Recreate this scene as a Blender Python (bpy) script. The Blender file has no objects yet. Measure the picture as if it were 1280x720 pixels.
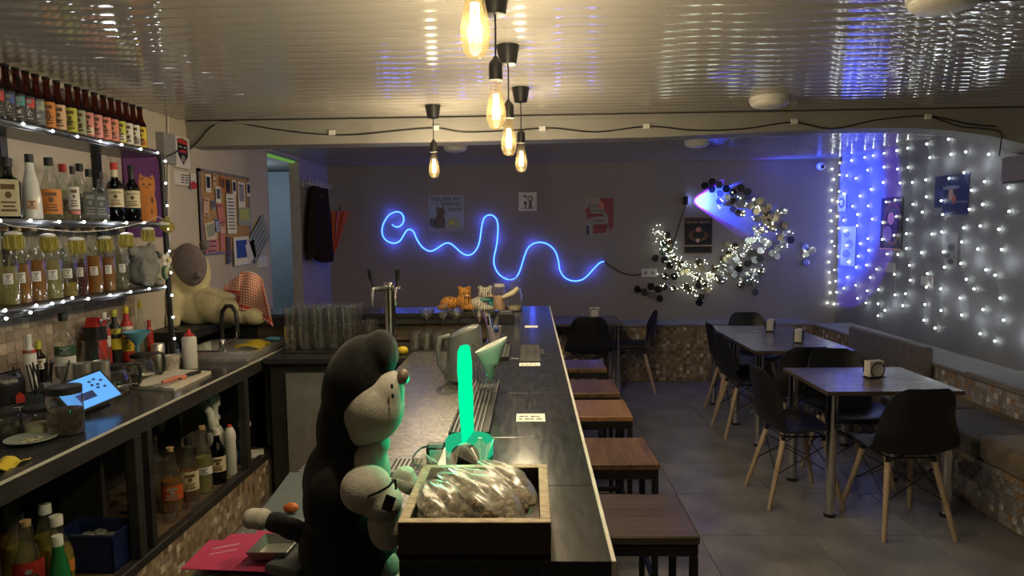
import bpy, bmesh, math, random
from mathutils import Vector, Matrix, noise
V = Vector
R = random.Random(11)
sc = bpy.context.scene
COL = sc.collection
PI = math.pi

# ------------------------------------------------------------------ camera
EYE = V((0, 0, 1.66))
FOC = 850.0
CM = Matrix(((0.9995652, 0.0096442, 0.0278640), (0.0269525, 0.0843730, -0.9960697), (-0.0119572, 0.9963876, 0.0840763)))
cam = bpy.data.cameras.new('camera'); cam.sensor_width = 36; cam.lens = FOC / 1280 * 36
cam.clip_start = .02
co = bpy.data.objects.new('camera', cam); COL.objects.link(co)
co.matrix_world = Matrix.Translation(EYE) @ CM.to_4x4(); sc.camera = co

# ------------------------------------------------------------------ view, world, light paths
sc.view_settings.view_transform = 'Standard'; sc.view_settings.look = 'None'
sc.view_settings.gamma = 1; sc.view_settings.use_curve_mapping = False
sc.view_settings.exposure = 0.22
w = bpy.data.worlds.new('night'); sc.world = w; w.use_nodes = True
w.node_tree.nodes['Background'].inputs[0].default_value = (.02, .02, .03, 1)
cy = sc.cycles
cy.max_bounces = 7; cy.diffuse_bounces = 3; cy.glossy_bounces = 4; cy.transmission_bounces = 4
cy.transparent_max_bounces = 24; cy.caustics_reflective = False; cy.caustics_refractive = False
cy.sample_clamp_indirect = 3.0; cy.sample_clamp_direct = 12.0

BULB_W = 22.0                    # each filament bulb over the bar
BULB_C = (1.0, .87, .69)
def point(name, loc, e, c, r=.03, parent=None):
    l = bpy.data.lights.new(name, 'POINT'); l.energy = e; l.color = c; l.shadow_soft_size = r
    o = bpy.data.objects.new(name, l); COL.objects.link(o)
    if parent: o.parent = parent; o.location = V(loc) - wloc(parent)
    else: o.location = loc
    return o
def spot(name, loc, to, e, c, ang, blend=.1, r=.02, parent=None):
    l = bpy.data.lights.new(name, 'SPOT'); l.energy = e; l.color = c; l.spot_size = math.radians(ang)
    l.spot_blend = blend; l.shadow_soft_size = r
    o = bpy.data.objects.new(name, l); COL.objects.link(o)
    o.rotation_euler = (V(to) - V(loc)).to_track_quat('-Z', 'Y').to_euler()
    o.location = V(loc) - (wloc(parent) if parent else V((0, 0, 0))); o.parent = parent
    return o

# ------------------------------------------------------------------ points of the place seen at a picture position, on a known plane
def ray(x, y): return CM @ V(((x - 640) / FOC, -(y - 360) / FOC, -1))
def PZ(x, y, z): d = ray(x, y); return EYE + d * ((z - EYE.z) / d.z)
def PY(x, y, Y): d = ray(x, y); return EYE + d * (Y / d.y)
def PX(x, y, X): d = ray(x, y); return EYE + d * (X / d.x)

# ------------------------------------------------------------------ geometry
def _cbox():
    idx = {}; n = 0
    for s in range(8):
        for a in range(3): idx[(s >> 2 & 1, s >> 1 & 1, s & 1, a)] = n; n += 1
    P = [None] * 24
    for k, i in idx.items(): P[i] = k
    F = []
    for a in range(3):
        b, c = (a + 1) % 3, (a + 2) % 3
        for s in (0, 1):
            q = []
            for (tb, tc) in ((0, 0), (1, 0), (1, 1), (0, 1)):
                k = [0, 0, 0]; k[a] = s; k[b] = tb; k[c] = tc; q.append(idx[(*k, a)])
            F.append(q)
        for sa in (0, 1):
            for sb in (0, 1):
                k = [0, 0, 0]; k[a] = sa; k[b] = sb; k0 = list(k); k1 = list(k); k1[c] = 1
                F.append([idx[(*k0, a)], idx[(*k0, b)], idx[(*k1, b)], idx[(*k1, a)]])
    for s in range(8):
        k = (s >> 2 & 1, s >> 1 & 1, s & 1); F.append([idx[(*k, 0)], idx[(*k, 1)], idx[(*k, 2)]])
    def pos(k):
        return V([(1 if k[i] else -1) * (1.0 if i == k[3] else .9) for i in range(3)])
    G_ = []
    for f in F:
        p = [pos(P[i]) for i in f]; nrm = (p[1] - p[0]).cross(p[2] - p[0])
        G_.append(f if nrm.dot(sum(p, V((0, 0, 0)))) > 0 else f[::-1])
    return P, G_
CBP, CBF = _cbox()
BOXF = [(0, 1, 3, 2), (4, 6, 7, 5), (0, 4, 5, 1), (2, 3, 7, 6), (0, 2, 6, 4), (1, 5, 7, 3)]

class G:
    def __init__(s): s.v = []; s.f = []; s.mi = []; s.m = 0
    def add(s, vs, fs):
        b = len(s.v); s.v.extend([V(p) for p in vs]); s.f.extend([[i + b for i in f] for f in fs]); s.mi.extend([s.m] * len(fs)); return s
    def ob(s, c, h, M=None, ch=0.0):
        """box of half sizes h about c, turned by M, edges chamfered by ch"""
        c = V(c); M = M or Matrix.Identity(3)
        if ch <= 0:
            vs = [c + M @ V((sx * h[0], sy * h[1], sz * h[2])) for sx in (-1, 1) for sy in (-1, 1) for sz in (-1, 1)]
            return s.add(vs, BOXF)
        ch = min(ch, *[.9 * k for k in h]); vs = []
        for k in CBP:
            vs.append(c + M @ V([(1 if k[i] else -1) * (h[i] if i == k[3] else h[i] - ch) for i in range(3)]))
        return s.add(vs, CBF)
    def box(s, x0, x1, y0, y1, z0, z1, ch=0.0):
        return s.ob(((x0 + x1) / 2, (y0 + y1) / 2, (z0 + z1) / 2), (abs(x1 - x0) / 2, abs(y1 - y0) / 2, abs(z1 - z0) / 2), None, ch)
    def bar(s, p0, p1, w, h, ch=0.0):
        p0 = V(p0); p1 = V(p1); d = p1 - p0
        M = d.to_track_quat('X', 'Z').to_matrix()
        return s.ob((p0 + p1) / 2, (d.length / 2, w / 2, h / 2), M, ch)
    def lathe(s, prof, n=20, o=(0, 0, 0), M=None, a0=0, a1=2 * PI, capb=True, capt=True):
        o = V(o); M = M or Matrix.Identity(3); full = abs(a1 - a0 - 2 * PI) < 1e-6
        k = n if full else n + 1; vs = []; fs = []
        for (r, z) in prof:
            for i in range(k):
                a = a0 + (a1 - a0) * i / n
                vs.append(o + M @ V((r * math.cos(a), r * math.sin(a), z)))
        for j in range(len(prof) - 1):
            for i in range(n):
                i2 = (i + 1) % k
                fs.append((j * k + i, j * k + i2, (j + 1) * k + i2, (j + 1) * k + i))
        if full and capb and prof[0][0] > 1e-4: fs.append(tuple(range(k))[::-1])
        if full and capt and prof[-1][0] > 1e-4: fs.append(tuple((len(prof) - 1) * k + i for i in range(k)))
        return s.add(vs, fs)
    def cyl(s, p0, p1, r0, r1=None, n=12):
        p0 = V(p0); p1 = V(p1); d = p1 - p0
        return s.lathe([(r0, 0), (r0 if r1 is None else r1, d.length)], n, p0, d.to_track_quat('Z', 'Y').to_matrix())
    def ell(s, c, r, n=14, m=9, M=None):
        prof = [(math.cos(-PI / 2 + PI * j / m), math.sin(-PI / 2 + PI * j / m)) for j in range(m + 1)]
        prof = [(max(a, 1e-5), b) for a, b in prof]
        M = (M or Matrix.Identity(3)) @ Matrix(((r[0], 0, 0), (0, r[1], 0), (0, 0, r[2])))
        return s.lathe(prof, n, c, M, capb=False, capt=False)
    def tube(s, pts, r, n=6, closed=False):
        pts = [V(p) for p in pts]; k = len(pts); vs = []; fs = []; up = None
        for i, p in enumerate(pts):
            a = pts[i - 1] if (i or closed) else p; b = pts[(i + 1) % k] if (i < k - 1 or closed) else p
            t = (b - a).normalized()
            if up is None: up = t.orthogonal().normalized()
            up = (up - t * up.dot(t)); up = up.normalized() if up.length > 1e-6 else t.orthogonal().normalized()
            w_ = t.cross(up); rr = r[i] if isinstance(r, (list, tuple)) else r
            for j in range(n):
                q = 2 * PI * j / n; vs.append(p + (up * math.cos(q) + w_ * math.sin(q)) * rr)
        for i in range(k if closed else k - 1):
            i2 = (i + 1) % k
            for j in range(n): fs.append((i * n + j, i * n + (j + 1) % n, i2 * n + (j + 1) % n, i2 * n + j))
        if not closed: fs.append(tuple(range(n))[::-1]); fs.append(tuple((k - 1) * n + j for j in range(n)))
        return s.add(vs, fs)
    def prism(s, poly, o, ux, uy, t):
        """flat outline in the frame (o, ux, uy) given thickness t along ux x uy"""
        o = V(o); ux = V(ux); uy = V(uy); nz = ux.cross(uy).normalized(); k = len(poly)
        a = [o + ux * p[0] + uy * p[1] for p in poly]; b = [q + nz * t for q in a]
        fs = [tuple(range(k))[::-1], tuple(range(k, 2 * k))] + [(i, (i + 1) % k, k + (i + 1) % k, k + i) for i in range(k)]
        return s.add(a + b, fs)
    def grid(s, fn, nu, nv, t=0.0):
        """sheet fn(u,v) with thickness t"""
        P = [[V(fn(i / nu, j / nv)) for j in range(nv + 1)] for i in range(nu + 1)]
        vs = [p for r_ in P for p in r_]; k = nv + 1
        fs = [(i * k + j, (i + 1) * k + j, (i + 1) * k + j + 1, i * k + j + 1) for i in range(nu) for j in range(nv)]
        if t:
            N = [V((0, 0, 0)) for _ in vs]
            for f in fs:
                nn = (vs[f[1]] - vs[f[0]]).cross(vs[f[2]] - vs[f[0]])
                for i in f: N[i] += nn
            b = len(vs); vs = vs + [p - N[i].normalized() * t for i, p in enumerate(vs)]
            top = list(fs); fs = fs + [tuple(q + b for q in f[::-1]) for f in top]
            ed = [i * k for i in range(nu, -1, -1)] + list(range(1, k)) + [i * k + nv for i in range(1, nu + 1)] + [nu * k + j for j in range(nv - 1, 0, -1)]
            for a, c in zip(ed, ed[1:] + ed[:1]): fs.append((c, a, a + b, c + b))
        return s.add(vs, fs)
    def obj(s, name, mat, parent=None, smooth=None, local=False, **props):
        me = bpy.data.meshes.new(name)
        if parent is not None: off = V((0, 0, 0)) if local else wloc(parent)
        elif local: off = V((0, 0, 0))
        else:
            lo = [min(p[i] for p in s.v) for i in range(3)]; hi = [max(p[i] for p in s.v) for i in range(3)]
            off = V(((lo[0] + hi[0]) / 2, (lo[1] + hi[1]) / 2, lo[2]))
        me.from_pydata([p - off for p in s.v], [], s.f)
        mats = mat if isinstance(mat, (list, tuple)) else [mat]
        for m_ in mats: me.materials.append(M_[m_] if isinstance(m_, str) else m_)
        if len(mats) > 1: me.polygons.foreach_set('material_index', s.mi)
        if smooth is not None:
            me.polygons.foreach_set('use_smooth', [True] * len(me.polygons)); me.update()
            me.set_sharp_from_angle(angle=math.radians(smooth))
        me.update()
        o = bpy.data.objects.new(name, me); COL.objects.link(o)
        o.parent = parent
        if parent is None: o.location = off
        for k, v in props.items(): o[k] = v
        return o

def wloc(o):
    l = V((0, 0, 0))
    while o is not None: l = l + o.location; o = o.parent
    return l
def thing(name, label, cat, loc=(0, 0, 0), group=None):
    o = bpy.data.objects.new(name, None); COL.objects.link(o); o.location = loc; o.empty_display_size = .05
    o['label'] = label; o['category'] = cat
    if group: o['group'] = group
    return o
def tag(o, label, cat, group=None, kind=None):
    o['label'] = label; o['category'] = cat
    if group: o['group'] = group
    if kind: o['kind'] = kind
    return o
def dup(root, loc, rz=None, label=None):
    r = root.copy(); COL.objects.link(r); r.location = loc
    if rz is not None: r.rotation_euler = (0, 0, rz)
    if label: r['label'] = label
    for ch in list(root.children):
        if ch.name.startswith('~'): continue
        c = ch.copy(); COL.objects.link(c); c.parent = r
        for g in ch.children:
            d = g.copy(); COL.objects.link(d); d.parent = c
    return r
def structure(o, label=None):
    o['kind'] = 'structure'
    if label: o['label'] = label
    return o

# ------------------------------------------------------------------ materials
M_ = {}
def nodes(name):
    m = bpy.data.materials.new(name); m.use_nodes = True; nt = m.node_tree; nt.nodes.clear()
    out = nt.nodes.new('ShaderNodeOutputMaterial'); M_[name] = m
    return m, nt, out
def coords(nt, stretch=(1, 1, 1), kind='Object'):
    tc = nt.nodes.new('ShaderNodeTexCoord'); mp = nt.nodes.new('ShaderNodeMapping')
    mp.inputs['Scale'].default_value = stretch; nt.links.new(tc.outputs[kind], mp.inputs[0]); return mp.outputs[0]
def c4(c, k=1.0): return (min(1, c[0] * k), min(1, c[1] * k), min(1, c[2] * k), 1)
def pm(name, col, rough=.5, metal=0, var=.12, vs=14, bump=0, bs=90, spec=.5, stretch=(1, 1, 1), coat=0, sheen=0, emit=0, ecol=None, sub=0, detail=3, rvar=0):
    m, nt, out = nodes(name); N = nt.nodes; L = nt.links
    b = N.new('ShaderNodeBsdfPrincipled'); L.new(b.outputs[0], out.inputs[0])
    co_ = coords(nt, stretch)
    t = N.new('ShaderNodeTexNoise'); t.inputs['Scale'].default_value = vs; t.inputs['Detail'].default_value = detail; L.new(co_, t.inputs['Vector'])
    rp = N.new('ShaderNodeValToRGB'); L.new(t.outputs['Fac'], rp.inputs[0])
    rp.color_ramp.elements[0].position = .3; rp.color_ramp.elements[1].position = .7
    rp.color_ramp.elements[0].color = c4(col, 1 - var); rp.color_ramp.elements[1].color = c4(col, 1 + var)
    L.new(rp.outputs[0], b.inputs['Base Color'])
    b.inputs['Roughness'].default_value = rough; b.inputs['Metallic'].default_value = metal
    b.inputs['Specular IOR Level'].default_value = spec; b.inputs['Coat Weight'].default_value = coat; b.inputs['Coat Roughness'].default_value = .1
    b.inputs['Sheen Weight'].default_value = sheen
    if rvar:
        mr = N.new('ShaderNodeMapRange'); L.new(t.outputs['Fac'], mr.inputs[0])
        mr.inputs[3].default_value = max(.02, rough - rvar); mr.inputs[4].default_value = min(1, rough + rvar); L.new(mr.outputs[0], b.inputs['Roughness'])
    if emit:
        b.inputs['Emission Color'].default_value = c4(ecol or col); b.inputs['Emission Strength'].default_value = emit
    if bump:
        t2 = N.new('ShaderNodeTexNoise'); t2.inputs['Scale'].default_value = bs; t2.inputs['Detail'].default_value = 2; L.new(co_, t2.inputs['Vector'])
        bp = N.new('ShaderNodeBump'); bp.inputs['Strength'].default_value = bump; bp.inputs['Distance'].default_value = .01
        L.new(t2.outputs['Fac'], bp.inputs['Height']); L.new(bp.outputs[0], b.inputs['Normal'])
    return m
def glass(name, tint=(.95, .95, .93), rough=.03, refl=.9, milk=0.0, mcol=(.8, .8, .75), base=.05, pw=3.0):
    """thin-walled glass or clear plastic: see-through with a tint, mirror-like towards its edges; milk = cloudiness"""
    m, nt, out = nodes(name); N = nt.nodes; L = nt.links
    tr = N.new('ShaderNodeBsdfTransparent'); tr.inputs[0].default_value = c4(tint)
    gl = N.new('ShaderNodeBsdfGlossy'); gl.inputs['Roughness'].default_value = rough; gl.inputs[0].default_value = (.95, .95, .95, 1)
    lw = N.new('ShaderNodeLayerWeight'); lw.inputs[0].default_value = .5
    p = N.new('ShaderNodeMath'); p.operation = 'POWER'; L.new(lw.outputs['Facing'], p.inputs[0]); p.inputs[1].default_value = pw
    q = N.new('ShaderNodeMath'); q.operation = 'MULTIPLY_ADD'; L.new(p.outputs[0], q.inputs[0]); q.inputs[1].default_value = refl; q.inputs[2].default_value = base
    q.use_clamp = True
    src = tr
    if milk:
        df = N.new('ShaderNodeBsdfDiffuse'); df.inputs[0].default_value = c4(mcol)
        t = N.new('ShaderNodeTexNoise'); t.inputs['Scale'].default_value = 25; L.new(coords(nt), t.inputs['Vector'])
        mm = N.new('ShaderNodeMath'); mm.operation = 'MULTIPLY'; L.new(t.outputs['Fac'], mm.inputs[0]); mm.inputs[1].default_value = 2 * milk; mm.use_clamp = True
        mx = N.new('ShaderNodeMixShader'); L.new(mm.outputs[0], mx.inputs[0]); L.new(tr.outputs[0], mx.inputs[1]); L.new(df.outputs[0], mx.inputs[2]); src = mx
    mx = N.new('ShaderNodeMixShader'); L.new(q.outputs[0], mx.inputs[0]); L.new(src.outputs[0], mx.inputs[1]); L.new(gl.outputs[0], mx.inputs[2])
    L.new(mx.outputs[0], out.inputs[0]); return m
def glow(name, col, s, sampled=False):
    m, nt, out = nodes(name); e = nt.nodes.new('ShaderNodeEmission'); e.inputs[0].default_value = c4(col); e.inputs[1].default_value = s
    nt.links.new(e.outputs[0], out.inputs[0])
    m.cycles.emission_sampling = 'AUTO' if sampled else 'NONE'
    return m
def wood(name, dark, light, axis=(1, 14, 14), rough=.35, vs=3.0, coat=.2):
    m = pm(name, light, rough, var=0, vs=vs, stretch=axis, coat=coat, detail=6, bump=.15, bs=30)
    rp = [n for n in m.node_tree.nodes if n.type == 'VALTORGB'][0].color_ramp
    rp.elements[0].color = c4(dark); rp.elements[1].color = c4(light); return m

# room
pm('wall_back', (.30, .268, .25), .75, var=.06, vs=2.5, bump=.12, bs=140)
pm('wall_left', (.55, .49, .42), .7, var=.05, vs=3, bump=.1, bs=140)
pm('wall_right', (.24, .24, .25), .6, var=.08, vs=4, bump=.12, bs=120)
pm('wall_plain', (.45, .42, .40), .8, var=.05)
pm('wall_blue', (.34, .40, .43), .8, var=.05)
pm('beam_paint', (.30, .285, .26), .55, var=.06, vs=3, bump=.05, bs=100)
pm('ceiling_slat', (.36, .335, .305), .055, var=.05, vs=6, stretch=(.3, 4, 4), bump=.018, bs=9, spec=.85, detail=4)
pm('ceiling_back', (.2, .19, .18), .8, var=0)
m = pm('floor_tile', (.225, .225, .235), .38, var=.38, vs=3.6, bump=.12, bs=60, spec=.4, detail=8, rvar=.1)
pm('grout', (.05, .05, .05), .8)
for i, c in enumerate([(.40, .30, .19), (.31, .225, .145), (.22, .16, .105), (.50, .41, .29), (.36, .28, .21), (.74, .66, .54)]):
    pm('mosaic%d' % i, c, .22, var=.2, vs=40)
for i, c in enumerate([(.42, .40, .39), (.30, .28, .27), (.42, .29, .17), (.40, .40, .42), (.27, .26, .28), (.72, .70, .69)]):
    pm('mosaicgrey%d' % i, c, .18, var=.2, vs=40)
for i, c in enumerate([(.42, .34, .26), (.34, .27, .20), (.48, .39, .30), (.38, .31, .25), (.29, .23, .18), (.62, .50, .38)]):
    pm('splash%d' % i, c, .3, var=.15, vs=40)
pm('mosaic_bed', (.19, .155, .12), .8)
# metals, plastics
pm('black_metal', (.018, .018, .02), .38, metal=.3, var=.2)
pm('shelf_metal', (.09, .095, .10), .32, metal=.6, var=.2)
pm('black_plastic', (.016, .016, .017), .42, var=.15)
pm('chair_shell', (.014, .0145, .017), .42, var=.1, vs=30, spec=.45)
pm('grey_plastic', (.30, .31, .31), .4)
pm('white_plastic', (.72, .70, .66), .4, var=.05)
pm('chrome', (.78, .77, .75), .12, metal=1, var=.05)
pm('steel', (.64, .62, .59), .30, metal=.75, var=.15, vs=30, stretch=(1, 8, 1))
pm('steel_top', (.50, .485, .46), .27, metal=.85, var=.30, vs=45, stretch=(1, 6, 1), bump=.16, bs=120, detail=6, rvar=.1)
pm('counter_top', (.045, .045, .047), .2, metal=.2, var=.35, vs=60, spec=.6)
pm('bar_top', (.028, .030, .033), .17, var=.3, vs=14, stretch=(6, 1, 1), spec=.5, detail=6, rvar=.06)
pm('edge_strip', (.74, .70, .62), .35, metal=.2)
pm('bar_body', (.02, .02, .021), .5, var=.2)
pm('cabinet_dark', (.030, .028, .026), .45, var=.3)
pm('panel_grey', (.25, .24, .22), .5)
pm('rubber', (.012, .012, .012), .6)
wood('walnut', (.060, .032, .016), (.20, .115, .058), (14, 1.2, 14), .38)
wood('stool_pale', (.20, .11, .055), (.36, .20, .10), (14, 1.2, 14), .3, coat=.4)
wood('stool_dark', (.05, .036, .030), (.105, .078, .064), (1.2, 14, 14), .32, coat=.35)
wood('beech', (.40, .30, .21), (.55, .43, .31), (10, 10, 1), .5, coat=0)
wood('table_wood', (.10, .083, .072), (.19, .162, .144), (1.2, 12, 12), .27, coat=.15)
wood('crate_wood', (.018, .010, .006), (.075, .042, .024), (1.5, 12, 12), .55, coat=0)
wood('crate_rim', (.22, .16, .09), (.60, .47, .30), (3, 12, 12), .6, coat=0, vs=9)
wood('board_cream', (.70, .63, .50), (.84, .78, .66), (1, 8, 8), .45, coat=0)
wood('brown_panel', (.08, .055, .035), (.17, .12, .08), (1, 10, 10), .5, coat=0)
pm('cork', (.50, .33, .17), .85, var=.3, vs=60)
pm('corkboard', (.46, .27, .13), .9, var=.25, vs=70)
pm('paper', (.82, .79, .75), .8, var=.05)
pm('ink', (.02, .02, .025), .7, var=0)
# fabrics
pm('seat_grey', (.17, .158, .152), .85, var=.2, vs=18, bump=.2, bs=160, sheen=.2)
pm('seat_brown', (.20, .155, .11), .8, var=.2, vs=14, bump=.2, bs=160, sheen=.2)
pm('ledge_grey', (.23, .22, .215), .75, var=.15, vs=6)
def fur(name, col, var=.3): return pm(name, col, .95, var=var, vs=55, bump=.3, bs=330, sheen=.12, spec=.1, detail=6)
fur('fur_dark', (.017, .0172, .0175)); fur('fur_white', (.46, .44, .39), .12); fur('fur_cream', (.64, .57, .35), .12); fur('fur_mauve', (.20, .165, .175), .15)
fur('fur_grey', (.24, .235, .22), .2); fur('fur_tail', (.03, .032, .033))
# glass
glass('glass_clear', (.95, .955, .94), refl=.9, pw=1.8, base=.08, milk=.012, mcol=(.8, .8, .74))
glass('glass_bottle', (.88, .90, .86), refl=.8, pw=2.2, base=.06, milk=.03)
glass('glass_window', (.92, .92, .9), refl=.5)
glass('glass_amber', (.30, .105, .025), refl=.4)
glass('glass_green', (.02, .13, .03), refl=.5)
glass('glass_dark', (.018, .03, .012), refl=.5)
glass('glass_bulb', (.98, .90, .70), refl=.5, base=.03, milk=.006, mcol=(.9, .7, .35))
glass('plastic_film', (.95, .95, .93), rough=.27, refl=.40, milk=.25, mcol=(.72, .72, .60), base=.05, pw=2.5)
glass('plastic_cup', (.9, .88, .84), rough=.3, refl=.2, milk=.42, mcol=(.86, .78, .70))
def liquid(name, col, tr, k=.45):
    m, nt, out = nodes(name); N = nt.nodes; L = nt.links
    b = N.new('ShaderNodeBsdfPrincipled'); b.inputs['Base Color'].default_value = c4(col); b.inputs['Roughness'].default_value = .12
    t = N.new('ShaderNodeBsdfTransparent'); t.inputs[0].default_value = c4(tr); mx = N.new('ShaderNodeMixShader'); mx.inputs[0].default_value = k
    L.new(t.outputs[0], mx.inputs[1]); L.new(b.outputs[0], mx.inputs[2]); L.new(mx.outputs[0], out.inputs[0])
    return m
liquid('liq_amber', (.50, .22, .04), (.80, .45, .13)); liquid('liq_orange', (.55, .26, .05), (.8, .45, .15)); liquid('liq_yellow', (.58, .46, .08), (.8, .7, .3))
liquid('liq_pale', (.56, .50, .20), (.88, .83, .55)); liquid('liq_red', (.14, .012, .02), (.35, .03, .04), .6); liquid('liq_brown', (.17, .075, .022), (.5, .25, .08), .5)
liquid('liq_clear', (.36, .36, .28), (.9, .9, .82), .22); liquid('liq_blue', (.06, .22, .5), (.3, .55, .9))
def colour(name, c, r=.5, **k):
    if name not in M_: pm(name, c, r, **k)
    return name
for n_, c_ in dict(red=(.50, .035, .03), orange=(.62, .21, .03), lime=(.50, .52, .06), yellow=(.70, .52, .03), pink=(.62, .22, .20), teal=(.04, .25, .25), blue=(.03, .07, .30), skyblue=(.13, .38, .55), green=(.03, .22, .06), cream=(.66, .58, .38), white=(.72, .70, .66), black=(.012, .012, .013), purple=(.14, .04, .15), magenta=(.42, .025, .10), brown=(.14, .07, .03), grey=(.3, .3, .3), sage=(.32, .36, .22), salmon=(.65, .22, .14), gold=(.55, .38, .08), navy=(.02, .03, .10), peach=(.70, .45, .30), violet=(.15, .06, .30), darkgreen=(.02, .09, .04), lightblue=(.30, .36, .52), rust=(.55, .10, .02), slate=(.10, .11, .12)).items(): pm('p_' + n_, c_, .5, var=.08, vs=30)
glow('filament', (1, .82, .50), 160); glow('led_white', (.92, .97, 1), 12); glow('led_warm', (.9, 1, .82), 6); glow('led_core', (.90, 1, .93), 12)
glow('neon_blue', (.015, .07, 1.0), 4.5, True); glow('screen_blue', (.13, .40, .88), 1.0, True); glow('acrylic_green', (0.0, .85, .34), 1.0, True)
glow('lamp_base_lit_green', (.02, .50, .22), .8, True); glow('strip_green', (.22, .50, .10), .45, True)
glow('neon_core', (.12, .34, 1.0), 2.6); glow('lens_blue', (.25, .35, 1), 30)

# ------------------------------------------------------------------ lettering, soft bodies, mosaics
def text(s, size, o, right, up, mat, parent=None, name='lettering', depth=.0006, bold=0.0, fit=None):
    cu = bpy.data.curves.new('lettering', 'FONT'); cu.body = s; cu.size = size; cu.extrude = depth / 2; cu.offset = bold; cu.resolution_u = 2
    t = bpy.data.objects.new('tmp', cu); COL.objects.link(t)
    dg = bpy.context.evaluated_depsgraph_get(); me = bpy.data.meshes.new_from_object(t.evaluated_get(dg))
    bpy.data.objects.remove(t); bpy.data.curves.remove(cu)
    right = V(right).normalized(); up = V(up).normalized(); n = right.cross(up); g = G()
    k = 1.0
    if fit and len(me.vertices): k = fit / max(max(v.co.x for v in me.vertices), 1e-4)
    g.add([V(o) + right * v.co.x * k + up * v.co.y + n * (v.co.z + depth) for v in me.vertices], [tuple(p.vertices) for p in me.polygons])
    bpy.data.meshes.remove(me)
    return g.obj(name, mat, parent)
def scrawl(o, right, up, w_, h_, mat, parent, seed=1, name='lettering'):
    """a line of lettering too small to read: a row of uneven little strokes"""
    rr = random.Random(seed); right = V(right).normalized(); up = V(up).normalized(); g = G(); x = 0
    while x < w_ - h_ * .3:
        k = rr.uniform(.35, .75) * h_; g.prism([(x, 0), (x + k * .35, 0), (x + k * .35, h_), (x, h_)], o, right, up, .0005)
        if rr.random() < .7: y = rr.choice((0, .42, .8)) * h_; g.prism([(x + k * .36, y), (x + k * .8, y), (x + k * .8, y + h_ * .2), (x + k * .36, y + h_ * .2)], o, right, up, .0005)
        x += k + h_ * .22
    return g.obj(name, mat, parent, kind='stuff')
def blob(name, ells, mat, parent=None, vox=.008, smooth=6, zmin=None, xmin=None):
    """one continuous soft surface around a set of ellipsoids (centre, radii, turn about the y axis in degrees)"""
    g = G()
    for e in ells:
        M = Matrix.Rotation(math.radians(e[2]), 3, 'Y') if len(e) > 2 and not isinstance(e[2], Matrix) else (e[2] if len(e) > 2 else None)
        g.ell(e[0], e[1], 20, 14, M)
    o = g.obj(name, mat, parent)
    rm = o.modifiers.new('r', 'REMESH'); rm.mode = 'VOXEL'; rm.voxel_size = vox
    sm = o.modifiers.new('s', 'SMOOTH'); sm.iterations = smooth; sm.factor = .5
    dg = bpy.context.evaluated_depsgraph_get(); me = bpy.data.meshes.new_from_object(o.evaluated_get(dg))
    o.modifiers.clear(); old = o.data; o.data = me; bpy.data.meshes.remove(old); me.name = name
    if zmin is not None:
        zl = zmin - wloc(o).z
        for v in me.vertices:
            if v.co.z < zl: v.co.z = zl
            if xmin is not None and v.co.x < xmin - wloc(o).x: v.co.x = xmin - wloc(o).x
    me.polygons.foreach_set('use_smooth', [True] * len(me.polygons)); me.update()
    return o
def E(x, y, rx, ry, Y, d, rot=0):
    k = Y / FOC
    return (PY(x, y, Y), (rx * k, d, ry * k), rot)
def mosaic(parent, o, u, v, nu, nv, pitch, pal, single=0, seed=1, skip=None, gap=.06, name='tile'):
    """tiles laid on a surface: o corner, u and v along it; columns below `single` are tiles of their own"""
    rr = random.Random(seed); o = V(o); u = V(u); v = V(v); n = u.cross(v).normalized()
    M = Matrix((u, v, n)).transposed(); h = pitch * (1 - gap) / 2
    g = G(); cache = {}; off = wloc(parent)
    names = [pal + str(i) for i in range(6)]
    for i in range(nu):
        for j in range(nv):
            k = rr.choices(range(6), (5, 5, 3, 3, 4, 1.3))[0]; t = rr.choice((.0022, .003, .0038))
            c = o + u * (i + .5) * pitch + v * (j + .5) * pitch
            if skip and skip(c): continue
            if i < single:
                if (k, t) not in cache:
                    q = G(); q.ob((0, 0, 0), (h, h, t), M, .0012)
                    t0 = q.obj(name, names[k], None, local=True); cache[(k, t)] = t0.data; bpy.data.objects.remove(t0)
                ob_ = bpy.data.objects.new(name, cache[(k, t)]); COL.objects.link(ob_); ob_.parent = parent; ob_.location = c - off
            else: g.m = k; g.ob(c, (h, h, t), M)
    if g.v: g.obj('mosaic', names, parent, kind='stuff')

# ================================================================== the room
XL, XR, YB, YF, ZC = -2.30, 3.44, 7.75, -1.6, 2.41
BY = 4.57                                              # front face of the dropped beam
g = G(); g.box(XL - 1.9, XR + .1, YF, YB + .9, -.06, -.012); floor = structure(g.obj('floor', 'grout'), 'dark grey stone tiled floor of the bar room')
tm = None; P_ = .59
for i in range(-6, 10):
    for j in range(0, 17):
        x0 = .9 + (i - 3) * .6; y0 = -1.05 + j * .58
        if x0 > XR or x0 + .6 < XL - 1.5 or y0 > YB + .4 or (x0 < XL - .3 and y0 < 4.8) or (x0 + .6 < .0 and y0 < 3.4 and x0 > XL): continue
        x1 = min(x0 + .6, XR); y1 = min(y0 + .58, YB + .45)
        if x1 - x0 < .595 or y1 - y0 < .575:
            q = G(); q.ob(((x0 + x1) / 2, (y0 + y1) / 2, -.006), ((x1 - x0) / 2 - .002, (y1 - y0) / 2 - .002, .006), None, .0015); q.obj('floor_tile', 'floor_tile', floor); continue
        if tm is None:
            q = G(); q.ob((0, 0, 0), (.298, .288, .006), None, .0015); t0 = q.obj('floor_tile', 'floor_tile', None, local=True); tm = t0.data; bpy.data.objects.remove(t0)
        o = bpy.data.objects.new('floor_tile', tm); COL.objects.link(o); o.parent = floor; o.location = V((x0 + .3, y0 + .29, -.006)) - wloc(floor)
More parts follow.
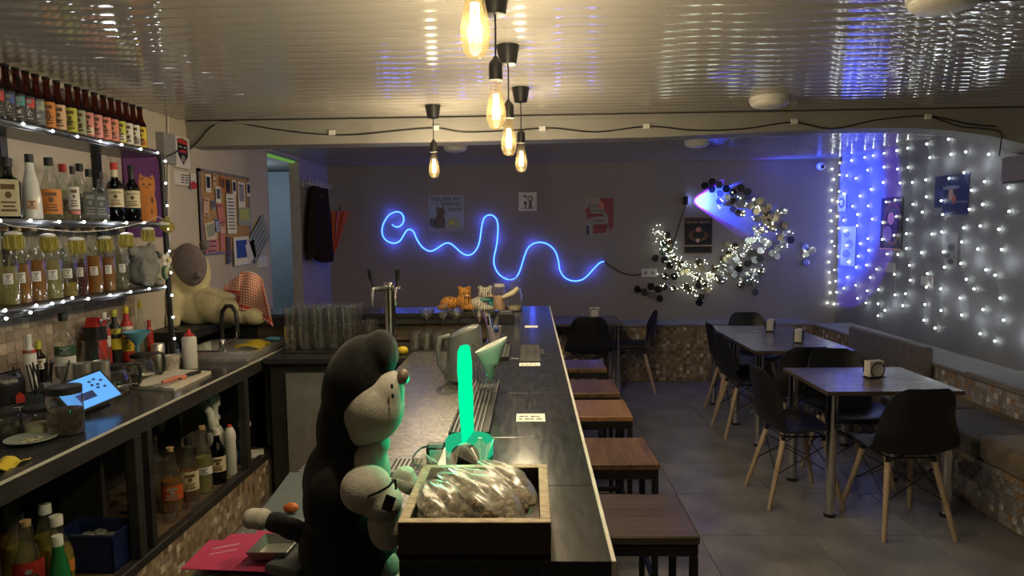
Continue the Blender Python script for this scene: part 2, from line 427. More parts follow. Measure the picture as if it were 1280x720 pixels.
# ceiling: glossy plastic slats running across the room
g = G(); g.box(XL - 1.9, XR + .1, YF, YB + .9, ZC + .012, ZC + .08); ceil = structure(g.obj('ceiling', 'ceiling_back'), 'glossy slatted plastic ceiling')
q = G(); L_ = (XR - XL) / 2; pw = .1
pr = [(-.049, .010), (-.049, .007), (-.043, 0), (-.015, -.0012), (.015, -.0012), (.043, 0), (.049, .007), (.049, .010)]
vs = []
for sx in (-L_, L_): vs += [(sx, a, b) for a, b in pr]
k = len(pr); q.add(vs, [(i, i + 1, k + i + 1, k + i) for i in range(k - 1)])
t0 = q.obj('ceiling_slat', 'ceiling_slat', None, smooth=25, local=True); sm_ = t0.data; bpy.data.objects.remove(t0)
y = YF + .05
while y < YB - .03:
    if not (BY - .03 < y < BY + .15):
        o = bpy.data.objects.new('ceiling_slat', sm_); COL.objects.link(o); o.parent = ceil; o.location = V(((XL + XR) / 2, y, ZC)) - wloc(ceil)
    y += pw
# walls
DY0, DY1, DZ = 5.96, 6.79, 2.385                        # doorway in the left wall
g = G(); g.box(XL - .1, XL, YF, DY0, 0, ZC + .01); g.box(XL - .1, XL, DY1, YB, 0, ZC + .01); g.box(XL - .1, XL, DY0, DY1, DZ, ZC + .01)
wl = structure(g.obj('wall_left', 'wall_left'), 'pale left wall behind the bar shelves with an open doorway')
g = G(); g.box(XL - .001, XR, YB, YB + .1, 0, ZC + .01); wb = structure(g.obj('wall_back', 'wall_back'), 'grey brown back wall')
g = G(); g.box(XR, XR + .1, YF, YB + .1, 0, ZC + .01); wr = structure(g.obj('wall_right', 'wall_right'), 'grey right wall hung with light strings')
g = G(); g.box(XL - .1, XR + .1, YF - .1, YF, 0, ZC + .01); structure(g.obj('wall_front', 'wall_plain'), 'plain wall at the near end of the room')
g = G(); g.box(XL - 1.6, XL - .1, 8.3, 8.4, 0, ZC); g.box(XL - 1.6, XL - 1.5, 5.2, 8.3, 0, ZC); g.box(XL - 1.5, XL - .1, 5.1, 5.2, 0, ZC)
structure(g.obj('wall_passage', 'wall_blue'), 'bluish walls of the passage beyond the doorway')
g = G(); g.box(XL - .001, XL + .0015, DY1, YB, 0, ZC); g.box(XL - .1, XL + .0015, DY1 - .0015, DY1, 0, DZ); g.obj('wall_paint', colour('violet_paint', (.44, .39, .42), .7), wl)
g = G(); g.box(XL - .09, XL - .0005, DY0, DY1, DZ - .012, DZ); g.box(XL - .09, XL - .0005, DY0, DY0 + .012, 0, DZ); g.obj('door_frame', 'wall_blue', wl)
g = G(); g.box(XL - .08, XL - .03, DY0 + .02, DY1 - .02, DZ - .030, DZ - .0125); gs = g.obj('led_strip', 'strip_green'); tag(gs, 'green lit strip along the head of the left doorway', 'light strip')
point('passage_light', (XL - .8, 7.3, 2.1), 9, (.66, .82, 1.0), .08)

# beam with an arched underside at its right end
g = G(); prof = [(XL, 2.25), (-.5, 2.253), (.8, 2.262), (1.6, 2.285), (2.1, 2.298), (2.45, 2.296), (2.75, 2.275), (3.0, 2.235), (3.2, 2.185), (XR, 2.10)]
poly = prof + [(XR, ZC + .005), (XL, ZC + .005)]
g.prism(poly, (0, BY + .22, 0), (1, 0, 0), (0, 0, 1), .22)
beam = structure(g.obj('wall_beam', 'beam_paint'), 'painted ceiling beam with arched right end')
g = G(); g.box(XL, XR, BY - .012, BY, ZC - .022, ZC - .002); g.obj('cornice', 'beam_paint', beam)

# low mosaic wall along the back
g = G(); g.box(-.4, 3.06, 7.345, YB, 0, .60); lw = structure(g.obj('wall_low_back', 'mosaic_bed'), 'low mosaic wall along the back wall')
g = G(); g.box(-.42, 3.06, 7.325, YB, .60, .632, .006); g.obj('capping', 'ledge_grey', lw)
mosaic(lw, (-.4, 7.345, .012), (1, 0, 0), (0, 0, 1), 95, 16, .0365, 'mosaic', seed=3)

# upholstered bench along the right wall
bn = thing('corner_bench', 'long built-in bench with grey seats and mosaic front along the right wall', 'bench', (3.0, 5.2, 0))
g = G(); g.box(2.60, XR - .001, 2.2, 7.34, 0, .30); g.box(3.05, XR - .001, 2.2, 7.34, .30, .60); g.obj('base', 'mosaic_bed', bn)
g = G(); g.box(3.03, XR - .001, 4.78, 7.34, .60, .632, .006); g.obj('ledge', 'ledge_grey', bn)
g = G(); g.box(3.03, XR - .001, 2.2, 4.775, .60, .645, .008); g.obj('ledge', 'ledge_grey', bn)
def cushion(name, mat, x0, x1, y0, y1, z0, z1, r=.03, parent=bn):
    q = G(); q.box(x0, x1, y0, y1, z0, z1)
    o = q.obj(name, mat, parent); b_ = o.modifiers.new('b', 'BEVEL'); b_.width = r; b_.segments = 3
    o.data.polygons.foreach_set('use_smooth', [True] * 6); return o
for (a, b, m_) in ((3.93, 4.62, 'seat_grey'), (4.63, 5.62, 'seat_grey'), (5.63, 6.5, 'seat_grey'), (6.51, 7.3, 'seat_grey')):
    cushion('seat_cushion', m_, 2.57, 3.045, a, b, .302, .42)
cushion('seat_cushion', 'seat_brown', 2.57, 3.045, 2.9, 3.92, .302, .46, .045)
cushion('seat_cushion', 'seat_brown', 2.57, 3.045, 2.2, 2.89, .302, .46, .045)
cushion('back_cushion', 'seat_grey', 2.94, 3.045, 5.16, 6.35, .43, .75, .03)
mosaic(bn, (2.60, 4.30, .008), (0, -1, 0), (0, 0, 1), 42, 8, .0365, 'mosaicgrey', single=37, seed=5)
mosaic(bn, (2.60, 7.33, .008), (0, -1, 0), (0, 0, 1), 83, 8, .0365, 'mosaicgrey', seed=6)
mosaic(bn, (3.05, 5.15, .44), (0, -1, 0), (0, 0, 1), 40, 4, .0385, 'mosaicgrey', single=36, seed=7)
mosaic(bn, (3.05, 7.33, .44), (0, -1, 0), (0, 0, 1), 25, 4, .0385, 'mosaic', seed=8)

# ================================================================== bar furniture
# raised bar top with its long right arm and the arm along the back
bar = thing('bar_counter', 'long black bar counter with pale edged top running from the foreground', 'bar', (0, 3, 0))
BX0, BX1, BZ = -.23, .14, 1.10
ys = [1.11, 1.456, 1.807, 2.313, 2.95, 3.62, 4.30, 5.02]
for a, b in zip(ys, ys[1:]):
    g = G(); g.box(BX0, BX1 - .008, a + .0012, b - .0012, BZ - .03, BZ, .0012); g.obj('top_panel', 'bar_top', bar)
for a, b in ((-2.29, -1.62), (-1.62, -.93), (-.93, -.232)):
    g = G(); g.box(a + .001, b - .001, 4.64, 5.02, BZ - .03, BZ, .0012); g.obj('top_panel', 'bar_top', bar)
g = G(); g.box(BX1 - .008, BX1, 1.11, 5.02, BZ - .032, BZ + .0015, .001); g.obj('edge_strip', 'edge_strip', bar)
g = G(); g.box(BX0 + .01, BX1 - .012, 1.114, 5.0, BZ - .075, BZ - .031); g.box(-2.29, BX0 + .01, 4.65, 5.0, BZ - .075, BZ - .031); g.obj('apron', 'bar_body', bar)
g = G(); g.box(-.215, -.03, 1.14, 4.98, 0, BZ - .076); g.obj('front_panel', 'bar_body', bar)
g = G(); g.box(-2.28, -.215, 4.72, 4.98, 0, BZ - .076); g.obj('back_body', 'bar_body', bar)
g = G(); g.box(-1.93, -.235, 4.70, 4.719, .905, BZ - .077); g.obj('inner_panel', 'brown_panel', bar)
for yy in (1.62, 2.56, 3.3):
    g = G(); g.tube([(-.03, yy, .62), (.24, yy, .62), (.27, yy, .60), (.27, yy, .30)], .012, 8); g.obj('foot_bracket', 'black_metal', bar, smooth=40)

# work counter inside the bar
wc = thing('work_counter', 'lower steel topped work counter running along the inside of the bar', 'counter', (-.48, 2.9, 0))
g = G(); g.box(-.755, -.234, 1.28, 4.615, .865, .90, .003); g.obj('worktop', 'steel_top', wc)
g = G(); g.box(-.735, -.236, 1.30, 4.61, 0, .864); g.obj('body', 'cabinet_dark', wc)
bc = thing('glass_counter', 'dark topped counter with grey front joining the two sides of the bar', 'counter', (-1.2, 4.3, 0))
g = G(); g.box(-1.64, -.757, 4.05, 4.635, .865, .90, .003); g.obj('worktop', 'counter_top', bc)
g = G(); g.box(-1.62, -.757, 4.11, 4.63, .0, .864); g.obj('body', 'cabinet_dark', bc)
for a, b in ((-1.52, -1.14), (-1.13, -.77)):
    g = G(); g.box(a, b, 4.095, 4.109, .06, .80, .002); g.obj('front_panel', 'panel_grey', bc)

# counter along the left wall, open shelves below
lc = thing('back_counter', 'black counter with pale front edge and open shelves along the left wall', 'counter', (-1.97, 3, 0))
CX = -1.65
g = G(); g.box(XL + .001, CX - .004, 1.0, 3.90, .87, .90, .002); g.obj('worktop', 'counter_top', lc)
g = G(); g.box(CX - .004, CX + .003, 1.0, 4.62, .893, .9015); g.obj('edge_strip', 'edge_strip', lc)
g = G(); g.box(CX - .02, CX - .001, 1.0, 4.62, .825, .8925); g.obj('apron', 'cabinet_dark', lc)
g = G(); g.box(XL + .001, CX - .022, 1.0, 4.25, .255, .285); g.obj('bottom_shelf', 'brown_panel', lc)
g = G(); g.box(CX - .045, CX, 1.0, 4.25, .255, .298, .004); g.obj('sill', 'cabinet_dark', lc)
g = G(); g.box(XL + .001, CX - .012, 1.0, 4.25, 0, .254); g.obj('plinth', 'mosaic_bed', lc)
g = G(); g.box(XL + .001, XL + .02, 1.0, 4.25, .286, .82); g.obj('back_panel', 'cabinet_dark', lc)
for yy, wd in ((2.74, .05), (2.83, .035), (3.83, .05), (4.25, .09)):
    g = G(); g.box(CX - .045, CX - .001, yy - wd / 2, yy + wd / 2, .299, .824, .002); g.obj('post', 'cabinet_dark', lc)
for yy in (2.05, 2.80):
    g = G(); g.box(XL + .02, CX - .20, yy - .012, yy + .012, .286, .866); g.obj('divider', 'cabinet_dark', lc)
mosaic(lc, (CX - .012, 1.9, .012), (0, 1, 0), (0, 0, 1), 64, 7, .0345, 'mosaic', single=0, seed=12)
bs = thing('backsplash', 'beige mosaic backsplash on the wall below the bottle shelves', 'tiling', (XL, 3, .9))
g = G(); g.box(XL + .0005, XL + .004, 1.9, 3.86, .901, 1.345); g.obj('mortar', 'splash1', bs)
mosaic(bs, (XL + .004, 3.85, .905), (0, -1, 0), (0, 0, 1), 40, 9, .0485, 'splash', single=30, seed=13, gap=.03)

# bottle shelves on the left wall
SX = -2.05; SZ = (2.12, 1.73, 1.38); SY1 = 3.80
su = thing('bottle_shelf', 'three tier black metal bottle shelf on the left wall', 'shelf', (-2.18, 3, .9))
for z in SZ:
    g = G(); pts = [(XL + .001, 1.6), (SX, 1.6), (SX, SY1 - .10), (SX - .03, SY1 - .03), (SX - .10, SY1), (XL + .001, SY1)]
    g.prism(pts, (0, 0, z - .028), (1, 0, 0), (0, 1, 0), .028); g.obj('shelf_board', 'shelf_metal', su)
    g = G(); g.tube([(SX, 1.6, z - .012), (SX, SY1 - .10, z - .012), (SX - .008, SY1 - .06, z - .012), (SX - .03, SY1 - .03, z - .012), (SX - .10, SY1, z - .012)], .014, 8); g.obj('front_rail', 'shelf_metal', su, smooth=50)
g = G(); g.tube([(SX, SY1 - .10, 2.108), (SX, SY1 - .05, 2.10), (SX, SY1 - .025, 2.07), (SX, SY1 - .02, 2.0), (SX, SY1 - .02, .901)], .014, 8); g.obj('post', 'black_metal', su, smooth=50)
g = G(); g.cyl((SX, SY1 - .02, .901), (SX, SY1 - .02, .91), .035, n=16); g.obj('base_plate', 'black_metal', su)
for yy in (2.9, 3.55): g = G(); g.box(XL + .002, XL + .03, yy, yy + .04, 1.36, 2.09); g.obj('wall_bracket', 'black_metal', su)
# lights along the shelf fronts
def led_string(label, pts, step, r=.0062, mat='led_white', parent=None, name='led_string', group=None, wire='p_grey', wr=.0012, power=None, jit=0):
    t = thing(name, label, 'string lights', pts[0], group)
    q = G(); q.tube(pts, wr, 4); q.obj('wire', wire, t)
    bm = G(); bm.ell((0, 0, 0), (r, r, r), 8, 5); t0 = bm.obj('bulb', mat, None, local=True, smooth=80); me = t0.data; bpy.data.objects.remove(t0)
    acc = 0; n = 0; base = wloc(t)
    for a, b in zip(pts, pts[1:]):
        a = V(a); b = V(b); d = (b - a).length
        while acc < d:
            p = a.lerp(b, acc / d) + V((R.uniform(-jit, jit), R.uniform(-jit, jit), R.uniform(-jit, jit)))
            o = bpy.data.objects.new('bulb', me); COL.objects.link(o); o.parent = t; o.location = p - base; acc += step; n += 1
        acc -= d
    return t
for z, nm in zip(SZ, ('top', 'middle', 'bottom')):
    zz = z - .012 if nm == 'top' else z - .006
    led_string('white LED string along the front of the %s bottle shelf' % nm, [(SX + .018, 1.9, zz), (SX + .018, SY1 - .09, zz), (SX - .02, SY1 - .012, zz)], .165, jit=.003)
    for yy in (2.3, 2.8, 3.3):
        point('shelf_led', (SX + .03, yy, zz - .01), .22, (.95, .97, 1), .03)
led_string('white LED string climbing the right post of the bottle shelf', [(SX + .018, SY1 - .02, 2.07), (SX + .018, SY1 - .02, .98)], .125, jit=.003)
led_string('white LED string sagging below the bottom bottle shelf', [tuple(PX(-25, 412, SX + .02)), tuple(PX(8, 398, SX + .02)), tuple(PX(33, 393, SX + .02)), tuple(PX(55, 383, SX + .02)), tuple(PX(74, 376, SX + .02)), tuple(PX(92, 372, SX + .02))], .13)

# ================================================================== lamps
def pendant(x, y, zb, label, seen=True):
    t = thing('pendant_lamp', label, 'pendant lamp', (x, y, ZC), 'filament pendants over the bar')
    g = G(); g.lathe([(.030, -.075), (.034, -.074), (.047, -.004), (.047, 0)], 20, (x, y, ZC)); g.obj('ceiling_rose', 'black_plastic', t, smooth=35)
    zs = zb + .155
    g = G(); g.tube([(x, y, ZC - .074), (x + .001, y, (ZC + zs) / 2), (x, y, zs)], .0032, 6); g.obj('cord', 'black_plastic', t)
    g = G(); g.lathe([(.006, .075), (.009, .068), (.020, .055), (.0215, .05), (.0215, 0), (.018, 0)][::-1], 16, (x, y, zb + .085)); g.obj('socket', 'black_plastic', t, smooth=35)
    g = G(); g.lathe([(.001, -.068), (.012, -.067), (.022, -.060), (.0295, -.045), (.032, -.028), (.031, -.010), (.026, .02), (.020, .05), (.0155, .072), (.0135, .085)], 22, (x, y, zb), capb=False, capt=False); bl = g.obj('bulb', 'glass_bulb', t, smooth=60)
    g = G()
    for k in range(6):
        a = k * PI / 3; a2 = a + .5
        g.tube([(x + .007 * math.cos(a), y + .007 * math.sin(a), zb + .042), (x + .011 * math.cos(a2), y + .011 * math.sin(a2), zb - .035)], .0019, 5)
    g.obj('filament', 'filament', bl)
    g = G(); g.cyl((x, y, zb + .03), (x, y, zb + .084), .004, n=8); g.obj('glass_stem', 'glass_clear', bl)
    point('bulb_light', (x, y, zb - .005), BULB_W, BULB_C, .022, t)
    return t
pendant(-.11, 1.44, 2.085, 'nearest and largest filament pendant, at the top edge of the picture')
pendant(-.105, 2.20, 2.050, 'second nearest filament pendant on a black cord over the bar')
pendant(-.085, 2.84, 2.035, 'third filament pendant over the bar, just right of the second')
pendant(-.045, 3.66, 2.037, 'farthest filament pendant over the long arm of the bar')
pendant(-.575, 4.12, 2.050, 'filament pendant hanging apart on the left over the beer tap')
def dome(px, py, dia, lab):
    p = PZ(px, py, ZC - .03); x, y = p.x, p.y; r = dia / 2
    t = thing('ceiling_light', lab, 'ceiling light', (x, y, ZC))
    g = G(); g.lathe([(r * .93, -.028), (r, -.024), (r, 0)], 28, (x, y, ZC - .0005)); g.obj('housing', 'white_plastic', t, smooth=40)
    g = G(); g.lathe([(.001, -.062), (r * .5, -.060), (r * .80, -.052), (r * .93, -.040), (r * .95, -.0285)], 28, (x, y, ZC)); g.obj('diffuser', colour('opal', (.78, .74, .66), .35), t, smooth=50)
dome(962, 128, .225, 'round white unlit ceiling light just in front of the beam')
dome(1181, 1, .225, 'round white unlit ceiling light at the top right edge of the picture')
dome(871, 180, .21, 'round white unlit ceiling light behind the beam, right of the posters')
dome(569, 186, .21, 'round white unlit ceiling light behind the beam above the neon squiggle')

# ================================================================== cables on the beam
def cable(label, pts, r=.0045, mat='black_plastic', name='cable'):
    # smooth the run a little
    P = [V(p) for p in pts]; Q = []
    for i in range(len(P) - 1):
        a = P[max(i - 1, 0)]; b = P[i]; c = P[i + 1]; d = P[min(i + 2, len(P) - 1)]
        for s in range(4):
            t = s / 4; Q.append(.5 * ((2 * b) + (c - a) * t + (2 * a - 5 * b + 4 * c - d) * t * t + (3 * b - a - 3 * c + d) * t ** 3))
    Q.append(P[-1]); q = G(); q.tube(Q, r, 6); o = q.obj(name, mat, smooth=60); tag(o, label, 'cable'); return o
yb = BY - .008
cable('black cable sagging along the face of the ceiling beam', [PY(x, y, yb) for x, y in ((237, 187), (248, 176), (262, 160), (280, 151), (300, 154), (340, 161), (390, 167), (440, 168.5), (500, 163), (545, 160), (580, 165), (640, 163), (690, 160), (745, 165), (810, 158), (870, 163), (930, 161), (990, 153), (1040, 161), (1095, 150), (1160, 145), (1210, 155), (1245, 158))])
cable('thin black cable looping down the right end of the beam', [PY(x, y, yb) for x, y in ((1165, 146), (1200, 158), (1222, 160), (1250, 165))] + [PY(1251, 180, yb - .01), PY(1249, 195, yb - .01)], .004)
for i, (x, y) in enumerate(((415, 166), (545, 160), (678, 161), (808, 158), (993, 152), (1160, 146))):
    p = PY(x, y, yb); q = G(); q.box(p.x - .022, p.x + .022, BY - .016, BY - .0005, p.z - .016, p.z + .018, .003); o = q.obj('cable_clip', 'white_plastic')
    tag(o, 'small white cable clip on the beam, number %s from the left' % ('one', 'two', 'three', 'four', 'five', 'six')[i], 'clip', 'cable clips on the beam')
cable('thin pale wire crossing the top of the blue lit corner', [PX(1012, 190, XR - .2) if False else PY(1000, 184, YB - .02), PY(1036, 183, YB - .02), PX(1060, 182, XR - .02), PX(1100, 182, XR - .02), PX(1140, 172, XR - .02), PX(1180, 166, XR - .02)], .004, 'p_slate')
cable('white conduit running down the left wall beside the shelves', [PX(209, 120, XL + .012), PX(210, 150, XL + .012), PX(211, 300, XL + .012)], .006, 'white_plastic', 'conduit')
cable('black wire from the corner of the ceiling to the beer bottles', [PX(-12, 66, XL + .01), PX(6, 82, XL + .012), PX(16, 92, XL + .02), PX(30, 104, XL + .012)], .0045)
cable('black cable from the badge box to the beam', [PX(208, 196, XL + .06), PX(222, 189, XL + .05), PX(232, 182, XL + .03), PX(236.5, 186, XL + .012)], .004)

# ================================================================== neon squiggle on the back wall
npts = [(490, 280.5), (493, 283), (497.5, 283.8), (502, 281), (504.5, 276), (504, 270), (500, 265.5), (494, 265), (486, 269), (480, 278), (477.5, 287), (479, 296), (485, 302), (493, 304), (500, 301), (505, 293), (509, 287.5), (513, 287), (517, 290), (521, 299), (527, 308), (535, 313.5), (542, 313), (550, 308), (557, 304), (563, 304.5), (569, 309), (577, 316), (584, 319), (591, 317), (597, 309), (600, 299), (602, 284), (605, 273), (610, 269), (616, 269.5), (621, 275), (622.5, 286), (621, 305), (617.5, 322), (618, 332), (623, 342), (631, 348), (638, 349.5), (645, 347), (650, 338), (655, 322), (660, 310), (668, 304), (677, 303), (686, 306), (694, 314), (698, 326), (700, 338), (706, 347), (715, 351), (725, 350.5), (733, 346), (743, 335), (750, 328.5), (755, 327)]
ns = thing('neon_squiggle', 'blue neon rope bent into a wavy line on the back wall', 'neon light', PY(620, 300, YB - .012))
Q = []
P = [PY(x, y, YB - .021) for x, y in npts]
for i in range(len(P) - 1):
    a = P[max(i - 1, 0)]; b = P[i]; c = P[i + 1]; d = P[min(i + 2, len(P) - 1)]
    for s in range(3):
        t = s / 3; Q.append(.5 * ((2 * b) + (c - a) * t + (2 * a - 5 * b + 4 * c - d) * t * t + (3 * b - a - 3 * c + d) * t ** 3))
Q.append(P[-1])
g = G(); g.tube([p + V((0, .008, 0)) for p in Q], .0092, 6); g.obj('sleeve', 'neon_blue', ns, smooth=60)
g = G(); g.tube([p + V((0, -.003, 0)) for p in Q], .0055, 6); g.obj('core', 'neon_core', ns, smooth=60)
for k in range(8, len(Q) - 4, 15): point('neon_glow', Q[k] + V((0, -.05, 0)), .36, (.07, .10, 1.0), .03, ns)
cable('thin dark lead from the neon squiggle to the wall socket', [PY(x, y, YB - .008) for x, y in ((755, 327), (768, 336), (780, 342), (792, 344), (803, 342))], .006, 'p_black')
so = thing('wall_socket', 'white double socket on the back wall left of the glowing hexagons', 'socket', PY(811, 341, YB))
a = PY(801.5, 336, YB); b = PY(821, 346, YB)
g = G(); g.box(a.x, b.x, YB - .014, YB - .0005, b.z, a.z, .003); g.obj('plate', 'white_plastic', so)
for k in (.27, .73):
    x = a.x + (b.x - a.x) * k; g = G(); g.cyl((x, YB - .016, (a.z + b.z) / 2), (x, YB - .013, (a.z + b.z) / 2), .02, n=14); g.obj('outlet', 'p_grey', so)

# ================================================================== posters
def frame_of(side, tl, br):
    """corner, right, up, width, height of a sheet on a wall"""
    if side == 'B': a = PY(*tl, YB); b = PY(*br, YB); r = V((1, 0, 0)); n = V((0, -1, 0)); w_ = b.x - a.x
    elif side == 'R': a = PX(*tl, XR); b = PX(*br, XR); r = V((0, -1, 0)); n = V((-1, 0, 0)); w_ = a.y - b.y
    else: a = PX(*tl, XL); b = PX(*br, XL); r = V((0, 1, 0)); n = V((1, 0, 0)); w_ = b.y - a.y
    return V((a.x, a.y, b.z)), r, V((0, 0, 1)), n, w_, a.z - b.z
def sheet(name, label, cat, side, tl, br, mat, off=.002, th=.003, group=None):
    o, r, u, n, w_, h_ = frame_of(side, tl, br)
    t = thing(name, label, cat, o + r * w_ / 2 + n * off, group)
    q = G(); q.prism([(0, 0), (w_, 0), (w_, h_), (0, h_)], o + n * off, r, u, th); q.obj('sheet', mat, t)
    return t, o + n * (off + th + .0004), r, u, w_, h_
def pri(t, fr, poly, mat, name='print', k=0):
    o, r, u, w_, h_ = fr; n = r.cross(u)
    q = G(); q.prism([(p[0] * w_, p[1] * h_) for p in poly], o + n * k * .0006, r, u, .0005); return q.obj(name, mat, t)
def disc(cx, cy, rx, ry, n=14, rot=0): return [(cx + rx * math.cos(2 * PI * i / n + rot), cy + ry * math.sin(2 * PI * i / n + rot)) for i in range(n)]
def rect(x0, y0, x1, y1): return [(x0, y0), (x1, y0), (x1, y1), (x0, y1)]

t, *fr = sheet('poster', 'pale blue poster of a cat and a toad lettered YOU\'RE MY FRIEND NOW', 'poster', 'B', (535.5, 244.5), (580, 289), 'p_lightblue'); o, r, u, w_, h_ = fr
for s_, yy, x0, fw in (("YOU'RE MY", .84, .05, .9), ('FRIEND', .70, .38, .57), ('NOW', .55, .57, .38)): text(s_, h_ * .15, o + r * w_ * x0 + u * h_ * yy, r, u, 'ink', t, fit=w_ * fw)
pri(t, fr, rect(0, 0, 1, .10), 'p_grey'); pri(t, fr, [(.16, .09), (.46, .09), (.47, .35), (.42, .45), (.22, .45), (.17, .33)], colour('cat_fur', (.15, .12, .09), .7), 'cat', 1)
pri(t, fr, disc(.34, .54, .13, .12), colour('cat_fur', (.15, .12, .09), .7), 'cat', 2); pri(t, fr, [(.22, .60), (.25, .71), (.31, .64)], colour('cat_fur', (.15, .12, .09), .7), 'cat', 3); pri(t, fr, [(.37, .64), (.44, .71), (.46, .60)], colour('cat_fur', (.15, .12, .09), .7), 'cat', 3)
pri(t, fr, disc(.02 + .08, .25, .09, .14), 'p_slate', 'cat', 1); pri(t, fr, [(.5, .10), (.93, .10), (.93, .25), (.75, .38), (.58, .36), (.52, .22)], 'p_sage', 'toad', 1); pri(t, fr, disc(.64, .24, .07, .06), 'p_lime', 'toad', 2)
t, *fr = sheet('drawing', 'small square paper with a black ink doodle of two figures', 'drawing', 'B', (648, 240.5), (671, 263.5), 'paper'); o, r, u, w_, h_ = fr
pri(t, fr, disc(.64, .65, .15, .17), 'p_slate', 'figure', 1); pri(t, fr, disc(.63, .65, .08, .10), 'paper', 'figure', 2); pri(t, fr, [(.55, .15), (.74, .15), (.72, .5), (.58, .5)], 'p_slate', 'figure', 1)
pri(t, fr, disc(.37, .78, .10, .06), 'p_slate', 'figure', 1); pri(t, fr, disc(.37, .42, .09, .12), 'p_slate', 'figure', 1); pri(t, fr, rect(.14, .12, .85, .15), 'p_slate', 'figure', 1); pri(t, fr, rect(.34, .15, .42, .32), 'p_slate', 'figure', 1)
t, *fr = sheet('poster', 'red and grey painted poster with four lines of hand lettering', 'poster', 'B', (732, 248), (766.5, 293), 'p_grey'); o, r, u, w_, h_ = fr
pri(t, fr, [(.5, 1), (1, 1), (1, .2), (.85, .05), (.8, .5), (.6, .8)], colour('muted_red', (.30, .07, .09), .7), 'brush_mark'); pri(t, fr, [(.0, .72), (.15, .75), (.2, .45), (.05, .4)], 'muted_red', 'brush_mark'); pri(t, fr, [(.25, .02), (.75, .05), (.8, .3), (.3, .28)], 'muted_red', 'brush_mark'); pri(t, fr, disc(.55, .8, .12, .1), 'p_pink', 'brush_mark', 1); pri(t, fr, rect(.02, .0, .12, .25), 'p_navy', 'brush_mark', 1); pri(t, fr, [(.1, .48), (.6, .5), (.62, .58), (.1, .58)], 'muted_red', 'brush_mark', 1)
for k, (yy, x0, fw) in enumerate(((.74, .08, .5), (.62, .14, .55), (.50, .1, .6), (.17, .25, .55))): scrawl(o + r * w_ * x0 + u * h_ * yy + r.cross(u) * .002, r, u, w_ * fw, h_ * .085, 'ink', t, k + 3)
text('УТРО', h_ * .12, o + r * w_ * .18 + u * h_ * .34 + r.cross(u) * .002, r, u, 'ink', t, fit=w_ * .5)
t, *fr = sheet('poster', 'dark brown poster with a pale title below the blue wall light', 'poster', 'B', (855.5, 272), (890, 316.5), 'p_brown'); o, r, u, w_, h_ = fr
pri(t, fr, rect(.03, .03, .97, .20), 'p_black'); pri(t, fr, rect(0, .20, 1, .225), 'p_peach', 'print', 1); pri(t, fr, rect(.03, .25, .97, .95), 'p_black'); pri(t, fr, disc(.5, .50, .36, .17), 'p_brown', 'print', 1); pri(t, fr, disc(.5, .52, .22, .12), 'p_black', 'print', 2); pri(t, fr, disc(.48, .36, .07, .06), 'p_peach', 'print', 3); pri(t, fr, disc(.5, .66, .10, .07), 'p_salmon', 'print', 3)
scrawl(o + r * w_ * .09 + u * h_ * .84 + r.cross(u) * .002, r, u, w_ * .38, h_ * .065, 'p_peach', t, 31); scrawl(o + r * w_ * .53 + u * h_ * .84 + r.cross(u) * .002, r, u, w_ * .38, h_ * .065, 'p_peach', t, 32)
t, *fr = sheet('poster', 'dark blue night scene poster on the right wall, right of the brown one', 'poster', 'R', (1170.5, 221), (1211, 268), 'p_navy', .006); o, r, u, w_, h_ = fr
pri(t, fr, disc(.5, .52, .07, .16), 'p_peach', 'print'); pri(t, fr, disc(.46, .68, .3, .05), 'p_lightblue', 'print', 1); pri(t, fr, rect(.3, .30, .98, .33), 'p_lightblue', 'print', 1); pri(t, fr, disc(.6, .38, .06, .12), 'p_salmon', 'print', 1); pri(t, fr, rect(0, 0, .25, .2), 'p_grey', 'print', 1); pri(t, fr, disc(.2, .6, .07, .12), 'p_blue', 'print', 1)
t, *fr = sheet('poster', 'tall brown poster with a ring motif beside the blue lit corner', 'poster', 'R', (1103, 248), (1127.5, 313), 'p_black', .006); o, r, u, w_, h_ = fr
pri(t, fr, disc(.55, .5, .42, .42, 20), 'p_brown'); pri(t, fr, disc(.55, .5, .34, .35, 20), 'p_black', 'print', 1); pri(t, fr, disc(.35, .3, .22, .16), 'p_grey', 'print', 2); pri(t, fr, disc(.5, .6, .16, .12), 'p_peach', 'print', 2); pri(t, fr, rect(0, 0, 1, .03), 'p_peach', 'print', 2)
t, *fr = sheet('poster', 'small narrow sketch sheet on the right wall below the night scene', 'poster', 'R', (1179.5, 290), (1197, 334), 'p_grey', .006); o, r, u, w_, h_ = fr
for cx, cy, a_, b_ in ((.4, .8, .2, .1), (.6, .55, .22, .12), (.35, .35, .2, .1), (.6, .15, .2, .08)): pri(t, fr, disc(cx, cy, a_, b_), 'p_slate')
t, *fr = sheet('poster', 'small pale sheet high in the blue lit corner of the right wall', 'poster', 'R', (1048, 243), (1058, 264), 'p_white', .006); pri(t, fr, disc(.5, .5, .36, .3), 'p_slate'); pri(t, fr, disc(.5, .5, .2, .18), 'p_white', 'print', 1)
t, *fr = sheet('poster', 'tall pale sheet low in the blue lit corner of the right wall', 'poster', 'R', (1053, 283), (1069.5, 333), 'p_white', .006)
for cx, cy, a_, b_ in ((.4, .8, .25, .08), (.6, .55, .25, .12), (.4, .3, .28, .1)): pri(t, fr, disc(cx, cy, a_, b_), 'p_grey')
for i, (tl, br, lb) in enumerate((((1153, 345), (1166.5, 358), 'white switch plate on the right wall under the strings of lights'), ((1108, 328), (1119, 341), 'small white switch plate right of the blue lit corner'))):
    t, *fr = sheet('switch_plate', lb, 'switch', 'R', tl, br, 'white_plastic', .0005, .012); pri(t, fr, rect(.2, .2, .48, .8), 'p_white', 'rocker', 1); pri(t, fr, rect(.52, .2, .8, .8), 'p_white', 'rocker', 1)
